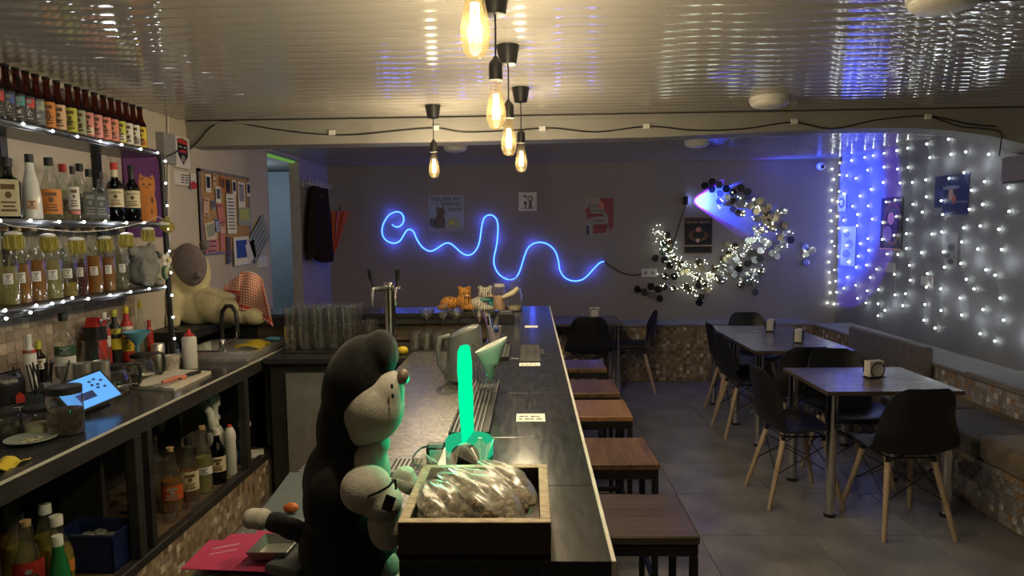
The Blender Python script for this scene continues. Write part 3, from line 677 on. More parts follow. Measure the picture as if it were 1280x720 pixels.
t, *fr = sheet('switch_plate', 'double light switch on the left wall below the pinboard', 'switch', 'L', (321, 320.5), (333, 333), 'white_plastic', .0005, .012); pri(t, fr, rect(.15, .15, .48, .85), 'p_white', 'rocker', 1); pri(t, fr, rect(.52, .15, .85, .85), 'p_white', 'rocker', 1)
# grey box at the right end of the arch
bx = thing('wall_box', 'plain grey box on the right wall below the end of the arch', 'box', PX(1275, 225, XR))
a = PX(1252, 197, XR - .12); b = PX(1252, 228, XR - .12)
g = G(); g.box(XR - .12, XR - .001, 3.6, a.y, b.z, a.z, .006); g.obj('housing', 'p_grey', bx)
g = G(); g.box(XR - .119, XR - .001, 3.62, a.y - .02, b.z - .012, b.z); g.obj('base', 'p_slate', bx)

# pinboard with its papers
pb = thing('pinboard', 'cork pinboard in a grey frame on the left wall beyond the shelves', 'pinboard', PX(280, 320, XL))
o, r, u, n, w_, h_ = frame_of('L', (245, 213), (312, 318)); h_ = .60
o.z = PX(250, 319, XL).z
q = G(); q.prism([(0, 0), (w_, 0), (w_, h_), (0, h_)], o + n * .001, r, u, .012); q.obj('cork_sheet', 'corkboard', pb)
for (x0, y0, x1, y1) in ((0, 0, w_, .022), (0, h_ - .022, w_, h_), (0, 0, .022, h_), (w_ - .022, 0, w_, h_)):
    q = G(); q.prism([(x0, y0), (x1, y0), (x1, y1), (x0, y1)], o + n * .001, r, u, .02); q.obj('frame_rail', colour('frame_grey', (.22, .19, .20), .4), pb)
def pin(x0, y0, x1, y1, mat, label, rot=0, lines=0, dark=None, lay=0):
    a = PX(x0, y0, XL); b = PX(x1, y1, XL); cy_, cz = (a.y + b.y) / 2, (a.z + b.z) / 2; hw, hh = abs(b.y - a.y) / 2, abs(a.z - b.z) / 2
    t = thing('pinned_note', label, 'paper', (XL + .02, cy_, cz - hh), 'papers on the pinboard')
    c_, s_ = math.cos(rot), math.sin(rot); rr, uu = V((0, c_, s_)), V((0, -s_, c_)); cen = V((XL + .0225 + lay * .002, cy_, cz))
    q = G(); q.prism([(-hw, -hh), (hw, -hh), (hw, hh), (-hw, hh)], cen, rr, uu, .0012); q.obj('sheet', mat, t)
    if dark: q = G(); q.prism([(-hw * .7, -hh * .5), (hw * .7, -hh * .5), (hw * .7, hh * .75), (-hw * .7, hh * .75)], cen + V((.0014, 0, 0)), rr, uu, .0004); q.obj('picture', dark, t)
    for k in range(lines):
        yy = hh * (.75 - 1.5 * k / max(1, lines - 1)); q = G(); q.prism([(-hw * .75, yy - .004), (hw * R.uniform(.2, .75), yy - .004), (hw * .7, yy + .004), (-hw * .75, yy + .004)], cen + V((.0014, 0, 0)), rr, uu, .0004); q.obj('written_line', 'ink', t)
pin(252.5, 217.5, 260, 241, 'paper', 'white instant photo at the upper left of the pinboard', 0, 0, 'p_black')
pin(262, 217, 267, 236, 'p_peach', 'narrow beige slip beside the upper left photo on the pinboard', -.08, 3)
pin(271, 220, 278, 240, 'p_orange', 'orange card near the top of the pinboard', 0, 0, 'p_brown')
pin(265, 233, 272.5, 254, 'paper', 'white photo overlapping below the orange card', 0, 0, 'p_slate', 1)
pin(279, 224, 284.5, 244, 'p_brown', 'dark brown photo at the top middle of the pinboard', 0, 0, 'p_black')
pin(286, 225, 291.5, 244, 'paper', 'dark photo with white foot left of the long receipt', 0, 0, 'p_black', 1)
pin(293, 227, 303, 260, 'paper', 'long white receipt with a black code block at the pinboard\'s upper right', 0, 1, 'p_grey', 1)
pin(304.5, 228, 310, 246, 'paper', 'dark portrait photo at the right edge of the pinboard', 0, 0, 'p_black')
pin(250, 247, 258, 271, 'p_peach', 'tilted beige card at the left edge of the pinboard', -.15, 2)
pin(260, 250, 266, 263, 'p_grey', 'small grey photo in the left half of the pinboard', .1, 0, 'p_slate')
pin(268, 253, 277, 282, 'p_salmon', 'reddish card beside the handwritten list', .2, 2)
pin(278, 242, 292, 292, 'paper', 'large white handwritten list in the middle of the pinboard', 0, 10, None, 2)
pin(264, 273, 271, 290, 'p_lightblue', 'pale lilac card under the list\'s left side', 0, 1)
pin(271, 280, 277.5, 292, 'p_peach', 'small peach note under the list', 0, 1, None, 1)
pin(252, 277, 267, 301, 'p_cream', 'cream cut-out drawing in the lower left of the pinboard', .15, 0, 'p_sage')
pin(252, 300, 269, 315, 'p_pink', 'pink ticket at the lower left corner of the pinboard', 0, 3, None, 1)
pin(271, 293, 278, 314, 'p_orange', 'orange strip at the bottom of the pinboard', 0, 0, 'p_pink')
pin(279, 296, 285, 329, 'p_slate', 'dark hanging strip below the pinboard', 0, 0, 'p_brown', 2)
pin(287, 296, 308, 330, 'paper', 'blue and white city drawing hanging under the pinboard', .02, 0, 'p_blue', 3)
pin(294, 258, 311, 282, 'p_sage', 'green plant print at the right of the pinboard', 0, 0, 'p_lime', 0)
pin(303, 302, 315, 325, 'p_white', 'white heart shaped tag hanging at the lower right of the pinboard', .3, 0, None, 4)
pin(307, 280, 332, 315, 'p_sage', 'tilted green leaf print hanging off the pinboard\'s right corner', .6, 5, None, 4)

# purple panel, fuse box, badge
t, *fr = sheet('purple_panel', 'purple painted panel on the left wall behind the shelf post', 'panel', 'L', (150, 178), (206.5, 296), 'p_purple', .0005, .012)
pri(t, fr, rect(0, .93, 1, 1), 'p_violet', 'panel_edge', 1)
t, *fr = sheet('fuse_box', 'grey box behind the badge plate on the left wall', 'box', 'L', (194, 165), (211, 206), 'p_grey', .0005, .05)
t, *fr = sheet('badge_plate', 'white rounded plate with a black and red shield badge on the left wall', 'sign', 'L', (212, 169), (232.5, 212), 'white_plastic', .001, .03); o, r, u, w_, h_ = fr
pri(t, fr, [(.15, .92), (.5, .97), (.85, .9), (.85, .4), (.5, .1), (.17, .42)], 'p_black', 'shield', 1); pri(t, fr, [(.17, .90), (.5, .95), (.83, .88), (.83, .76), (.17, .8)], 'p_red', 'shield_band', 2); pri(t, fr, rect(.25, .66, .75, .69), 'p_white', 'shield_mark', 2); pri(t, fr, disc(.5, .3, .13, .11), 'p_grey', 'shield_mark', 2); pri(t, fr, rect(.28, .5, .74, .58), 'p_red', 'shield_mark', 2)
t, *fr = sheet('price_card', 'white card with four lines of figures below the shield badge', 'card', 'L', (213.5, 213), (233, 233), 'white_plastic', .001, .02); o, r, u, w_, h_ = fr
for k in range(4): pri(t, fr, rect(.45, .2 + k * .18, .63, .28 + k * .18), 'ink', 'figures', 1); pri(t, fr, rect(.68, .2 + k * .18, .95, .27 + k * .18), 'ink', 'figures', 1)
t, *fr = sheet('paper_tag', 'red and white paper tag hanging right of the figure card', 'tag', 'L', (232, 216), (240, 236), 'p_white', .03, .003); pri(t, fr, disc(.45, .2, .6, .26), 'p_red', 'red_foot', 1)

# coats and hooks by the doorway
hk = thing('coat_rack', 'white coat rack on the violet wall beside the doorway', 'coat rack', PX(392, 232, XL))
a = PX(377, 226, XL); b = PX(407, 236, XL)
g = G(); g.box(XL + .002, XL + .02, a.y, b.y, a.z - .06, a.z + .0); g.obj('board', colour('lilac_board', (.42, .40, .50), .6), hk)
for k in range(9):
    yy = a.y + (b.y - a.y) * (k + .5) / 9; g = G(); g.tube([(XL + .02, yy, a.z - .02), (XL + .06, yy, a.z - .03), (XL + .07, yy, a.z + .01)], .007, 6); g.obj('hook', 'white_plastic', hk, smooth=50)
ct = thing('coat', 'black coat with orange strap hanging from the coat rack', 'coat', PX(396, 322, XL + .12))
def coat(u_, v_):
    ya = 6.68 + .74 * u_ ; wv = .035 * math.sin(u_ * 13) * (.4 + v_) ; ztop = 2.12; zb = 1.40 + .05 * math.sin(u_ * 9)
    pinch = (1 - v_) ** 2
    yy = ya * (1 - pinch * .5) + 7.1 * pinch * .5
    return V((XL + .075 + wv + .05 * math.sin(PI * u_), yy, ztop + (zb - ztop) * v_))
g = G(); g.grid(coat, 22, 14, .05); g.obj('body', colour('coat_cloth', (.024, .017, .013), .95, spec=.1), ct, smooth=80)
g = G(); g.tube([coat(.2, .02) + V((.03, 0, 0)), coat(.18, .25) + V((.03, 0, 0)), coat(.22, .55) + V((.025, 0, 0))], .009, 6); g.tube([coat(.25, .02) + V((.03, 0, 0)), coat(.55, .28) + V((.03, 0, 0)), coat(.85, .3) + V((.03, 0, 0))], .009, 6); g.obj('strap', 'p_rust', ct, smooth=60)
um = thing('umbrella', 'orange folded umbrella hanging right of the black coat', 'umbrella', PY(424, 318, 7.6))
def umb(u_, v_):
    a_ = u_ * 2 * PI; r_ = (.075 + .02 * math.cos(8 * a_)) * (1 - v_) ** .8 + .008; c_ = PY(425 - 7 * v_, 264 + 52 * v_, 7.62)
    return c_ + V((r_ * math.cos(a_), r_ * math.sin(a_), 0))
g = G(); g.grid(umb, 40, 8); g.obj('canopy', 'p_rust', um, smooth=60)
g = G(); g.tube([PY(425, 258, 7.62), PY(425, 264, 7.62), PY(417.5, 318, 7.62)], .006, 6); g.obj('shaft', 'p_black', um)

# two small security cameras
for i, (x, y, lb) in enumerate(((1025, 193, 'upper of the two small white cameras in the back right corner'), (1025, 208, 'lower white camera with black lens in the back right corner'))):
    p = PY(x, y, YB); t = thing('security_camera', lb, 'camera', p)
    g = G(); g.cyl((p.x, YB - .001, p.z), (p.x, YB - .03, p.z), .045, n=18); g.obj('mount', 'white_plastic', t, smooth=40)
    g = G(); g.ell((p.x, YB - .045, p.z), (.040, .03, .040)); hd = g.obj('head', 'white_plastic', t, smooth=80)
    g = G(); g.ell((p.x, YB - .065, p.z - .008), (.022, .014, .022)); g.obj('lens', 'p_black', hd, smooth=80)

# ================================================================== blue wall light and its wash over the corner
bl = thing('blue_projector', 'small black lamp throwing a blue beam along the back wall', 'wall lamp', PY(859, 251, YB))
p = PY(859, 251, YB); lampy = YB - .045
g = G(); g.box(p.x - .05, p.x - .012, YB - .11, YB - .001, p.z - .045, p.z + .045, .008); g.obj('housing', 'black_plastic', bl)
g = G(); g.cyl((p.x - .012, lampy, p.z), (p.x - .005, lampy, p.z), .022, n=14); g.obj('lens', 'lens_blue', bl)
spot('blue_beam', (p.x + .004, lampy, p.z), (XR, YB - .09, p.z - .04), 420, (.0008, .085, 1.0), 62, .30, .006, bl)
spot('violet_rim', (p.x + .004, lampy, p.z), (XR, YB - .13, p.z - .04), 120, (.13, .012, 1.0), 69, .03, .006, bl)
cable('thin dark lead hanging from the blue wall lamp', [PY(857, 256, YB - .008), PY(851, 275, YB - .008), PY(843, 300, YB - .008), PY(838, 318, YB - .008)], .006, 'p_black')

# ================================================================== hexagon mirrors with fairy lights
pm('hex_black', (.014, .014, .016), .25, var=.2); pm('hex_mirror', (.46, .46, .44), .12, metal=.9, var=.1); pm('hex_gold', (.34, .27, .17), .15, metal=.9, var=.2)
hx = thing('hexagon_mirrors', 'sweeping cluster of black and mirrored hexagon tiles on the back wall', 'wall decoration', PY(920, 310, YB))
hm = {}
for mt in ('hex_black', 'hex_mirror', 'hex_gold'):
    q = G(); q.lathe([(.045, 0), (.045, .008), (.041, .011)], 6, (0, 0, 0), Matrix.Rotation(PI / 2, 3, 'X')); t0 = q.obj('hexagon', mt, None, local=True); hm[mt] = t0.data; bpy.data.objects.remove(t0)
def hexes(lst, mt, sx, ox, oy):
    for (x, y) in lst:
        p = PY(ox + x / sx, oy + y / sx, YB - R.uniform(.004, .03)); o = bpy.data.objects.new('hexagon', hm[mt]); COL.objects.link(o); o.parent = hx; o.location = p - wloc(hx)
        o.rotation_euler = (R.uniform(-.10, .10), R.uniform(0, 1) if mt != 'hex_black' else PI / 6 * 0, R.uniform(-.12, .12))
hexes([(268, 80), (328, 48), (385, 72), (325, 108), (443, 105), (500, 135), (562, 100), (618, 130)], 'hex_black', 6.54, 840, 220)
hexes([(390, 145), (388, 208), (450, 175), (560, 175), (620, 195), (672, 432), (618, 530), (740, 525), (775, 560), (660, 190), (700, 350), (690, 470)], 'hex_mirror', 6.54, 840, 220)
hexes([(500, 205), (500, 270), (568, 305), (540, 300), (700, 230), (690, 290), (740, 270), (770, 300), (640, 240), (720, 200), (790, 250), (810, 330), (760, 380), (730, 440), (800, 420)], 'hex_gold', 6.54, 840, 220)
hexes([(80, 420), (125, 440), (185, 540), (240, 370), (245, 205), (230, 440), (190, 480), (150, 520), (395, 470), (450, 495), (405, 525), (405, 590), (70, 655), (20, 690), (60, 500), (10, 420)], 'hex_mirror', 6, 940, 230)
hexes([(290, 420)], 'hex_black', 6, 940, 230); hexes([(130, 300), (90, 250), (170, 260)], 'hex_gold', 6, 940, 230)
hexes([(160, 330), (245, 310), (190, 230), (110, 190), (60, 150), (30, 200), (210, 400)], 'hex_gold', 6, 940, 230)
hexes([(210, 235), (285, 110), (285, 180), (290, 250), (340, 300), (50, 515), (110, 540), (170, 490), (235, 515), (248, 598), (605, 635), (960, 330), (1040, 285), (1150, 240), (380, 400), (600, 480)], 'hex_black', 7.2, 790, 290)
hexes([(180, 565), (1110, 540), (1110, 470), (1165, 350), (1000, 400), (1060, 390), (1035, 450), (980, 475), (800, 440), (880, 340), (920, 380), (1000, 200), (1080, 180), (1100, 250), (940, 250), (850, 300), (1120, 420)], 'hex_mirror', 7.2, 790, 290)
hexes([(320, 30), (330, 90), (330, 160), (380, 245), (440, 285), (500, 350), (560, 390), (610, 430), (620, 330), (600, 275), (650, 460), (700, 380), (740, 330), (760, 410), (860, 110), (870, 200), (930, 130), (300, 400), (290, 490), (365, 505), (480, 490), (540, 520), (620, 580), (680, 520), (440, 350), (820, 250)], 'hex_gold', 7.2, 790, 290)
fl = thing('fairy_lights', 'tangle of tiny warm white fairy lights over the hexagon mirrors', 'string lights', PY(880, 330, YB))
path = [(822, 292), (828, 300), (835, 308), (837, 318), (841, 326), (850, 330), (858, 336), (866, 341), (872, 348), (880, 350), (888, 346), (896, 340), (903, 332), (910, 322), (918, 316), (926, 312), (934, 308), (942, 300), (950, 292), (953, 284)]
extra = [(853, 357), (860, 358), (866, 362), (871, 368), (830, 345), (828, 357), (840, 359), (846, 343), (872, 330), (880, 327), (896, 348), (905, 351), (890, 356), (925, 352), (935, 342), (944, 340), (952, 338), (940, 350), (926, 330), (912, 310)]
far = [(897, 258), (903, 253), (918, 243), (925, 246), (943, 248), (936, 254), (946, 262), (944, 272), (950, 262), (975, 265), (981, 264), (966, 281), (962, 287), (970, 290), (956, 290), (978, 308), (989, 293), (985, 308), (1006, 315), (1008, 324), (925, 266), (928, 268), (960, 305), (955, 312), (968, 315), (960, 300), (948, 300)]
ctr = []
rr = random.Random(5)
for (x, y) in path:
    for _ in range(14 if x < 890 else 8): ctr.append((x + rr.gauss(0, 4.6), y + rr.gauss(0, 4.6), .0048))
for (x, y) in extra:
    for _ in range(5): ctr.append((x + rr.gauss(0, 2.8), y + rr.gauss(0, 2.8), .0048))
for (x, y) in far:
    for _ in range(2): ctr.append((x + rr.gauss(0, 2), y + rr.gauss(0, 2), .0068))
g = G()
for (x, y, r_) in ctr:
    c_ = PY(x, y, YB - .03 - rr.uniform(0, .02)); r_ *= rr.uniform(.7, 1.25); g.add([c_ + V(d) * r_ for d in ((1, 0, 0), (-1, 0, 0), (0, 1, 0), (0, -1, 0), (0, 0, 1), (0, 0, -1))], [(0, 2, 4), (2, 1, 4), (1, 3, 4), (3, 0, 4), (2, 0, 5), (1, 2, 5), (3, 1, 5), (0, 3, 5)])
g.obj('tiny_bulbs', 'led_warm', fl, kind='stuff')
g = G(); g.tube([PY(x + R.uniform(-3, 3), y + R.uniform(-3, 3), YB - .03) for x, y in path + far[:12]], .0015, 4); g.obj('wire', 'p_sage', fl)
for (x, y, e_) in ((832, 312, .16), (862, 342, .2), (890, 348, .18), (915, 325, .18), (945, 300, .15), (950, 262, .12)): point('fairy_glow', PY(x, y, YB - .12), e_, (.85, 1, .82), .06, fl)

# ================================================================== light curtain on the right wall
pm('strand_wire', (.32, .34, .33), .4)
q = G(); q.ell((0, 0, 0), (.0085, .0085, .0085), 8, 6); t0 = q.obj('bulb', 'led_core', None, local=True, smooth=80); bm_ = t0.data; bpy.data.objects.remove(t0)
rr = random.Random(21)
words = ['first', 'second', 'third', 'fourth', 'fifth', 'sixth', 'seventh', 'eighth', 'ninth', 'tenth', 'eleventh', 'twelfth', 'thirteenth', 'fourteenth', 'fifteenth', 'sixteenth', 'seventeenth', 'eighteenth']
for i in range(14):
    yy = YB - .04 - i * .245; onb = False
    t = thing('light_strand', '%s strand of the white light curtain on the right wall, counted from the back corner' % words[i].capitalize(), 'string lights', (XR - .02, yy, .7), 'light curtain on the right wall')
    pts = []; z = 2.36; zmin = .80 + rr.uniform(-.05, .12)
    while z > zmin:
        pts.append(V((XR - .018 - rr.uniform(0, .012), yy + rr.gauss(0, .045), z))); z -= rr.uniform(.11, .20)
    g = G(); g.tube([V((XR - .012, yy, ZC - .01))] + pts, .0009, 3); g.obj('wire', 'strand_wire', t)
    for p in pts:
        o = bpy.data.objects.new('bulb', bm_); COL.objects.link(o); o.parent = t; o.location = p - wloc(t)
    for zz in (2.0, 1.5, 1.0):
        point('strand_glow', (XR - .075, yy + rr.gauss(0, .03), zz + rr.uniform(-.2, .2)), (.135 if i > 4 else .04) * rr.uniform(.4, 1.7), (.86, .93, 1), .03, t)
# two short strands hanging on the back wall beside the corner
t = thing('light_strand', 'short strand of white lights on the back wall just left of the corner', 'string lights', (XR - .06, YB - .03, .7), 'light curtain on the right wall')
pts = [V((XR - .05 - rr.uniform(0, .05), YB - .02, 2.3 - .115 * k)) for k in range(14)]
g = G(); g.tube(pts, .0009, 3); g.obj('wire', 'strand_wire', t)
for p in pts: o = bpy.data.objects.new('bulb', bm_); COL.objects.link(o); o.parent = t; o.location = p - wloc(t)

# ================================================================== tables
def table(x0, x1, y0, y1, label, legs=None):
    t = thing('dining_table', label, 'table', ((x0 + x1) / 2, (y0 + y1) / 2, 0))
    g = G(); g.box(x0, x1, y0, y1, .716, .74, .002); g.obj('tabletop', 'table_wood', t)
    g = G()
    for (a, b, c, d) in ((x0 - .001, x1 + .001, y0 - .001, y0 + .001), (x0 - .001, x1 + .001, y1 - .001, y1 + .001), (x0 - .001, x0 + .001, y0, y1), (x1 - .001, x1 + .001, y0, y1)): g.box(a, b, c, d, .717, .739)
    g.obj('edge_band', colour('band', (.09, .065, .05), .4), t)
    for x in (x0 + .05, x1 - .05):
        for y in (y0 + .05, y1 - .05):
            g = G(); g.cyl((x, y, .02), (x, y, .715), .03, n=20); lg = g.obj('leg', 'chrome', t, smooth=40)
            g = G(); g.cyl((x, y, 0), (x, y, .0195), .032, n=20); g.obj('foot', 'black_plastic', lg, smooth=40)
table(1.655, 2.41, 3.79, 4.46, 'nearest square table with dark wood top and chrome legs')
table(1.67, 2.42, 5.075, 5.745, 'dark topped table pushed against the farthest right table, nearer one of the pair')
table(1.67, 2.42, 5.755, 6.43, 'dark topped table at the far right by the back wall')
table(.18, .90, 6.62, 7.29, 'dark topped table behind the bar stools under the neon squiggle')
def napkins(px, py, rz, label):
    p = PZ(px, py, .74); t = thing('napkin_holder', label, 'napkin holder', (0, 0, 0), 'napkin holders on the tables')
    g = G(); g.box(-.055, .055, -.03, .03, .006, .010); g.tube([(-.055, -.034, .006), (.055, -.034, .006), (.055, .034, .006), (-.055, .034, .006)], .003, 6, True); g.obj('base', 'black_metal', t)
    for s in (-1, 1):
        g = G(); pts = []
        for k in range(17):
            a = -PI / 2 + .35 + (2 * PI - 1.0) * k / 16; pts.append((.046 * math.cos(a), s * .034, .052 + .046 * math.sin(a)))
        g.tube([(0, s * .034, .006)] + pts, .0036, 6); g.obj('ring', 'black_metal', t, smooth=60)
    for k in range(4):
        g = G(); yy = -.024 + k * .0125; g.box(-.05, .05, yy, yy + .0115, .0105, .108 - .002 * (k % 2), .002); g.obj('napkin_stack', 'paper', t)
    t.location = p; t.rotation_euler = (0, 0, rz); return t
napkins(1092, 472, .25, 'black ring napkin holder full of white napkins on the nearest table')
napkins(998, 428, 1.1, 'napkin holder on the nearer table of the pushed together pair')
napkins(963, 414, 1.1, 'napkin holder on the far right table by the back wall')
napkins(743, 397, .0, 'napkin holder on the table behind the bar stools')

# ================================================================== chairs
def shell_pt(u_, v_):
    """v 0 front lip .. 1 top of the back, u -1..1 across"""
    prof = [(.215, .425), (.20, .447), (.13, .452), (.04, .440), (-.06, .428), (-.135, .437), (-.185, .478), (-.212, .55), (-.232, .63), (-.248, .72), (-.258, .79), (-.260, .825)]
    wid = [.172, .205, .226, .234, .238, .240, .234, .222, .204, .184, .158, .105]
    f = v_ * (len(prof) - 1); i = min(int(f), len(prof) - 2); t = f - i
    y = prof[i][0] * (1 - t) + prof[i + 1][0] * t; z = prof[i][1] * (1 - t) + prof[i + 1][1] * t; w_ = wid[i] * (1 - t) + wid[i + 1] * t
    seat = max(0, 1 - abs(v_ - .35) / .38); back = max(0, min(1, (v_ - .45) / .3))
    a = abs(u_) ** 2.6
    return V((u_ * w_, y + back * .075 * a * (1 - .8 * max(0, v_ - .75) / .25), z + seat * .055 * a))
def chair_proto():
    t = thing('dining_chair', 'x', 'chair', (0, 0, 0), 'black shell chairs at the tables')
    g = G(); g.grid(lambda a, b: shell_pt(2 * a - 1, b), 16, 26, .007); g.obj('seat_shell', 'chair_shell', t, smooth=60)
    top = [(-.135, .12), (.135, .12), (-.125, -.12), (.125, -.12)]; bot = [(-.205, .215), (.205, .215), (-.19, -.225), (.19, -.225)]
    for a, b in zip(top, bot):
        g = G(); g.cyl((b[0], b[1], 0), (a[0], a[1], .395), .012, .018, 10); lg = g.obj('leg', 'beech', t, smooth=40)
        g = G(); g.cyl((a[0] * 1.03, a[1] * 1.03, .375), (a[0] * .97, a[1] * .97, .428), .012, .012, 8); g.obj('bracket', 'black_metal', lg)
    g = G(); L = lambda i, k: V((*[bot[i][q] + (top[i][q] - bot[i][q]) * k for q in (0, 1)], .395 * k))
    for a, b in ((0, 2), (1, 3), (2, 0), (3, 1), (2, 3), (3, 2), (0, 1), (1, 0)): g.tube([L(a, .93), L(b, .50)], .0032, 5)
    g.obj('wire_brace', 'black_metal', t)
    g = G(); g.tube([V((x, y, .418)) for x, y in ((-.13, .12), (.13, .12), (.12, -.12), (-.12, -.12))], .005, 6, True); g.obj('seat_frame', 'black_metal', t)
    return t
cp = chair_proto()
spots = [((2.03, 3.74), .03, 'nearest black shell chair with its back to the viewer at the nearest table'),
         ((1.605, 4.125), -PI / 2 + .05, 'black shell chair tucked into the left side of the nearest table'),
         ((2.07, 4.445), PI + .02, 'black shell chair facing the viewer from the far side of the nearest table'),
         ((1.945, 5.005), .03, 'black shell chair standing back to back with the one across the nearest table'),
         ((1.74, 5.475), -PI / 2 + .02, 'black shell chair on the left of the paired tables, nearer of two'),
         ((1.82, 6.05), -PI / 2 - .04, 'black shell chair on the left of the paired tables, farther of two'),
         ((2.13, 6.53), PI, 'black shell chair facing the viewer from the far end of the paired tables'),
         ((.56, 6.75), .0, 'black shell chair with its back to the viewer behind the bar stools'),
         ((1.04, 6.98), PI / 2 - .1, 'black shell chair seen from the side, right of the table behind the stools')]
for i, ((x, y), rz, lb) in enumerate(spots):
    o = cp if i == 0 else dup(cp, (0, 0, 0)); o.location = (x, y, 0); o.rotation_euler = (0, 0, rz); o['label'] = lb

# ================================================================== bar stools
for i, (y0, y1, mt, lb) in enumerate(((2.02, 2.36, 'stool_dark', 'nearest bar stool, with a dark wooden seat'), (2.67, 3.02, 'walnut', 'second bar stool from the front, reddish brown wooden seat'), (3.37, 3.71, 'stool_pale', 'third bar stool from the front, with the palest grained seat'), (3.86, 4.22, 'walnut', 'fourth bar stool from the front, dark reddish seat'), (4.55, 4.88, 'walnut', 'farthest bar stool under the end of the bar'))):
    x0, x1 = .165, .51; t = thing('bar_stool', lb, 'stool', ((x0 + x1) / 2, (y0 + y1) / 2, 0), 'bar stools along the bar')
    g = G(); g.box(x0, x1, y0, y1, .692, .722, .005); g.obj('seat', mt, t)
    g = G(); g.box(x0 + .004, x1 - .004, y0 + .004, y1 - .004, .655, .6915, .004); g.obj('seat_frame', 'black_metal', t)
    for x in (x0 + .016, x1 - .016):
        for y in (y0 + .016, y1 - .016):
            g = G(); g.box(x - .012, x + .012, y - .012, y + .012, 0, .6545, .002); g.obj('leg', 'black_metal', t)
    for (a, b) in (((x0 + .028, y0 + .016), (x1 - .028, y0 + .016)), ((x0 + .028, y1 - .016), (x1 - .028, y1 - .016)), ((x0 + .016, y0 + .028), (x0 + .016, y1 - .028)), ((x1 - .016, y0 + .028), (x1 - .016, y1 - .028))):
        g = G(); g.bar((*a, .22), (*b, .22), .02, .02); g.obj('stretcher', 'black_metal', t)

# ================================================================== bottles, glasses, jars
SHAPES = {  # (height share, radius share, squareness) of the outline
    'beer': [(0, .92, 2), (.02, 1, 2), (.52, 1, 2), (.60, .93, 2), (.70, .60, 2), (.80, .46, 2), (.94, .42, 2), (.945, .47, 2), (1, .47, 2)],
    'wine': [(0, .92, 2), (.02, 1, 2), (.58, 1, 2), (.66, .86, 2), (.74, .48, 2), (.80, .38, 2), (.95, .36, 2), (.955, .42, 2), (1, .42, 2)],
    'spirit': [(0, .92, 2), (.02, 1, 2), (.60, 1, 2), (.68, .85, 2), (.74, .50, 2), (.80, .38, 2), (.93, .37, 2), (1, .40, 2)],
    'cordial': [(0, .94, 2), (.015, 1, 2), (.56, 1, 2), (.64, .93, 2), (.71, .62, 2), (.76, .40, 2), (.95, .36, 2), (.96, .42, 2), (1, .42, 2)],
    'square': [(0, .92, 7), (.02, 1, 7), (.60, 1, 7), (.67, .82, 5), (.72, .48, 2), (.78, .40, 2), (.93, .38, 2), (1, .40, 2)],
    'flask': [(0, .90, 2), (.03, 1, 2), (.40, 1, 2), (.55, .95, 2), (.70, .62, 2), (.80, .42, 2), (1, .38, 2)],
    'slim': [(0, .95, 2), (.02, 1, 2), (.68, 1, 2), (.76, .7, 2), (.80, .45, 2), (1, .42, 2)],
    'tub': [(0, .95, 2), (.02, 1, 2), (.92, 1, 2), (.97, .93, 2), (1, .62, 2)],
    'taper': [(0, .95, 2), (.03, 1, 2), (.35, .98, 2), (.60, .78, 2), (.80, .46, 2), (1, .40, 2)],
}
def rings(shape, r, h, inset=0.0, top=1.0):
    S = SHAPES[shape]; out = []
    for i, (z, k, p) in enumerate(S):
        if z > top:
            z0, k0, p0 = S[i - 1]; t = (top - z0) / (z - z0); out.append((top * h, max(.002, (k0 + (k - k0) * t) * r - inset), p)); break
        out.append((z * h + (inset if i == 0 else 0), max(.002, k * r - inset), p))
    return out
def body(q, rg, n, o, rot=0.0):
    vs = []; fs = []
    for (z, r, p) in rg:
        for i in range(n):
            a = 2 * PI * i / n; c, s = math.cos(a), math.sin(a); k = r / (abs(c) ** p + abs(s) ** p) ** (1 / p); x, y = k * c, k * s
            vs.append(V(o) + V((x * math.cos(rot) - y * math.sin(rot), x * math.sin(rot) + y * math.cos(rot), z)))
    for j in range(len(rg) - 1):
        for i in range(n): fs.append((j * n + i, j * n + (i + 1) % n, (j + 1) * n + (i + 1) % n, (j + 1) * n + i))
    fs.append(tuple(range(n))[::-1]); fs.append(tuple((len(rg) - 1) * n + i for i in range(n))); q.add(vs, fs)
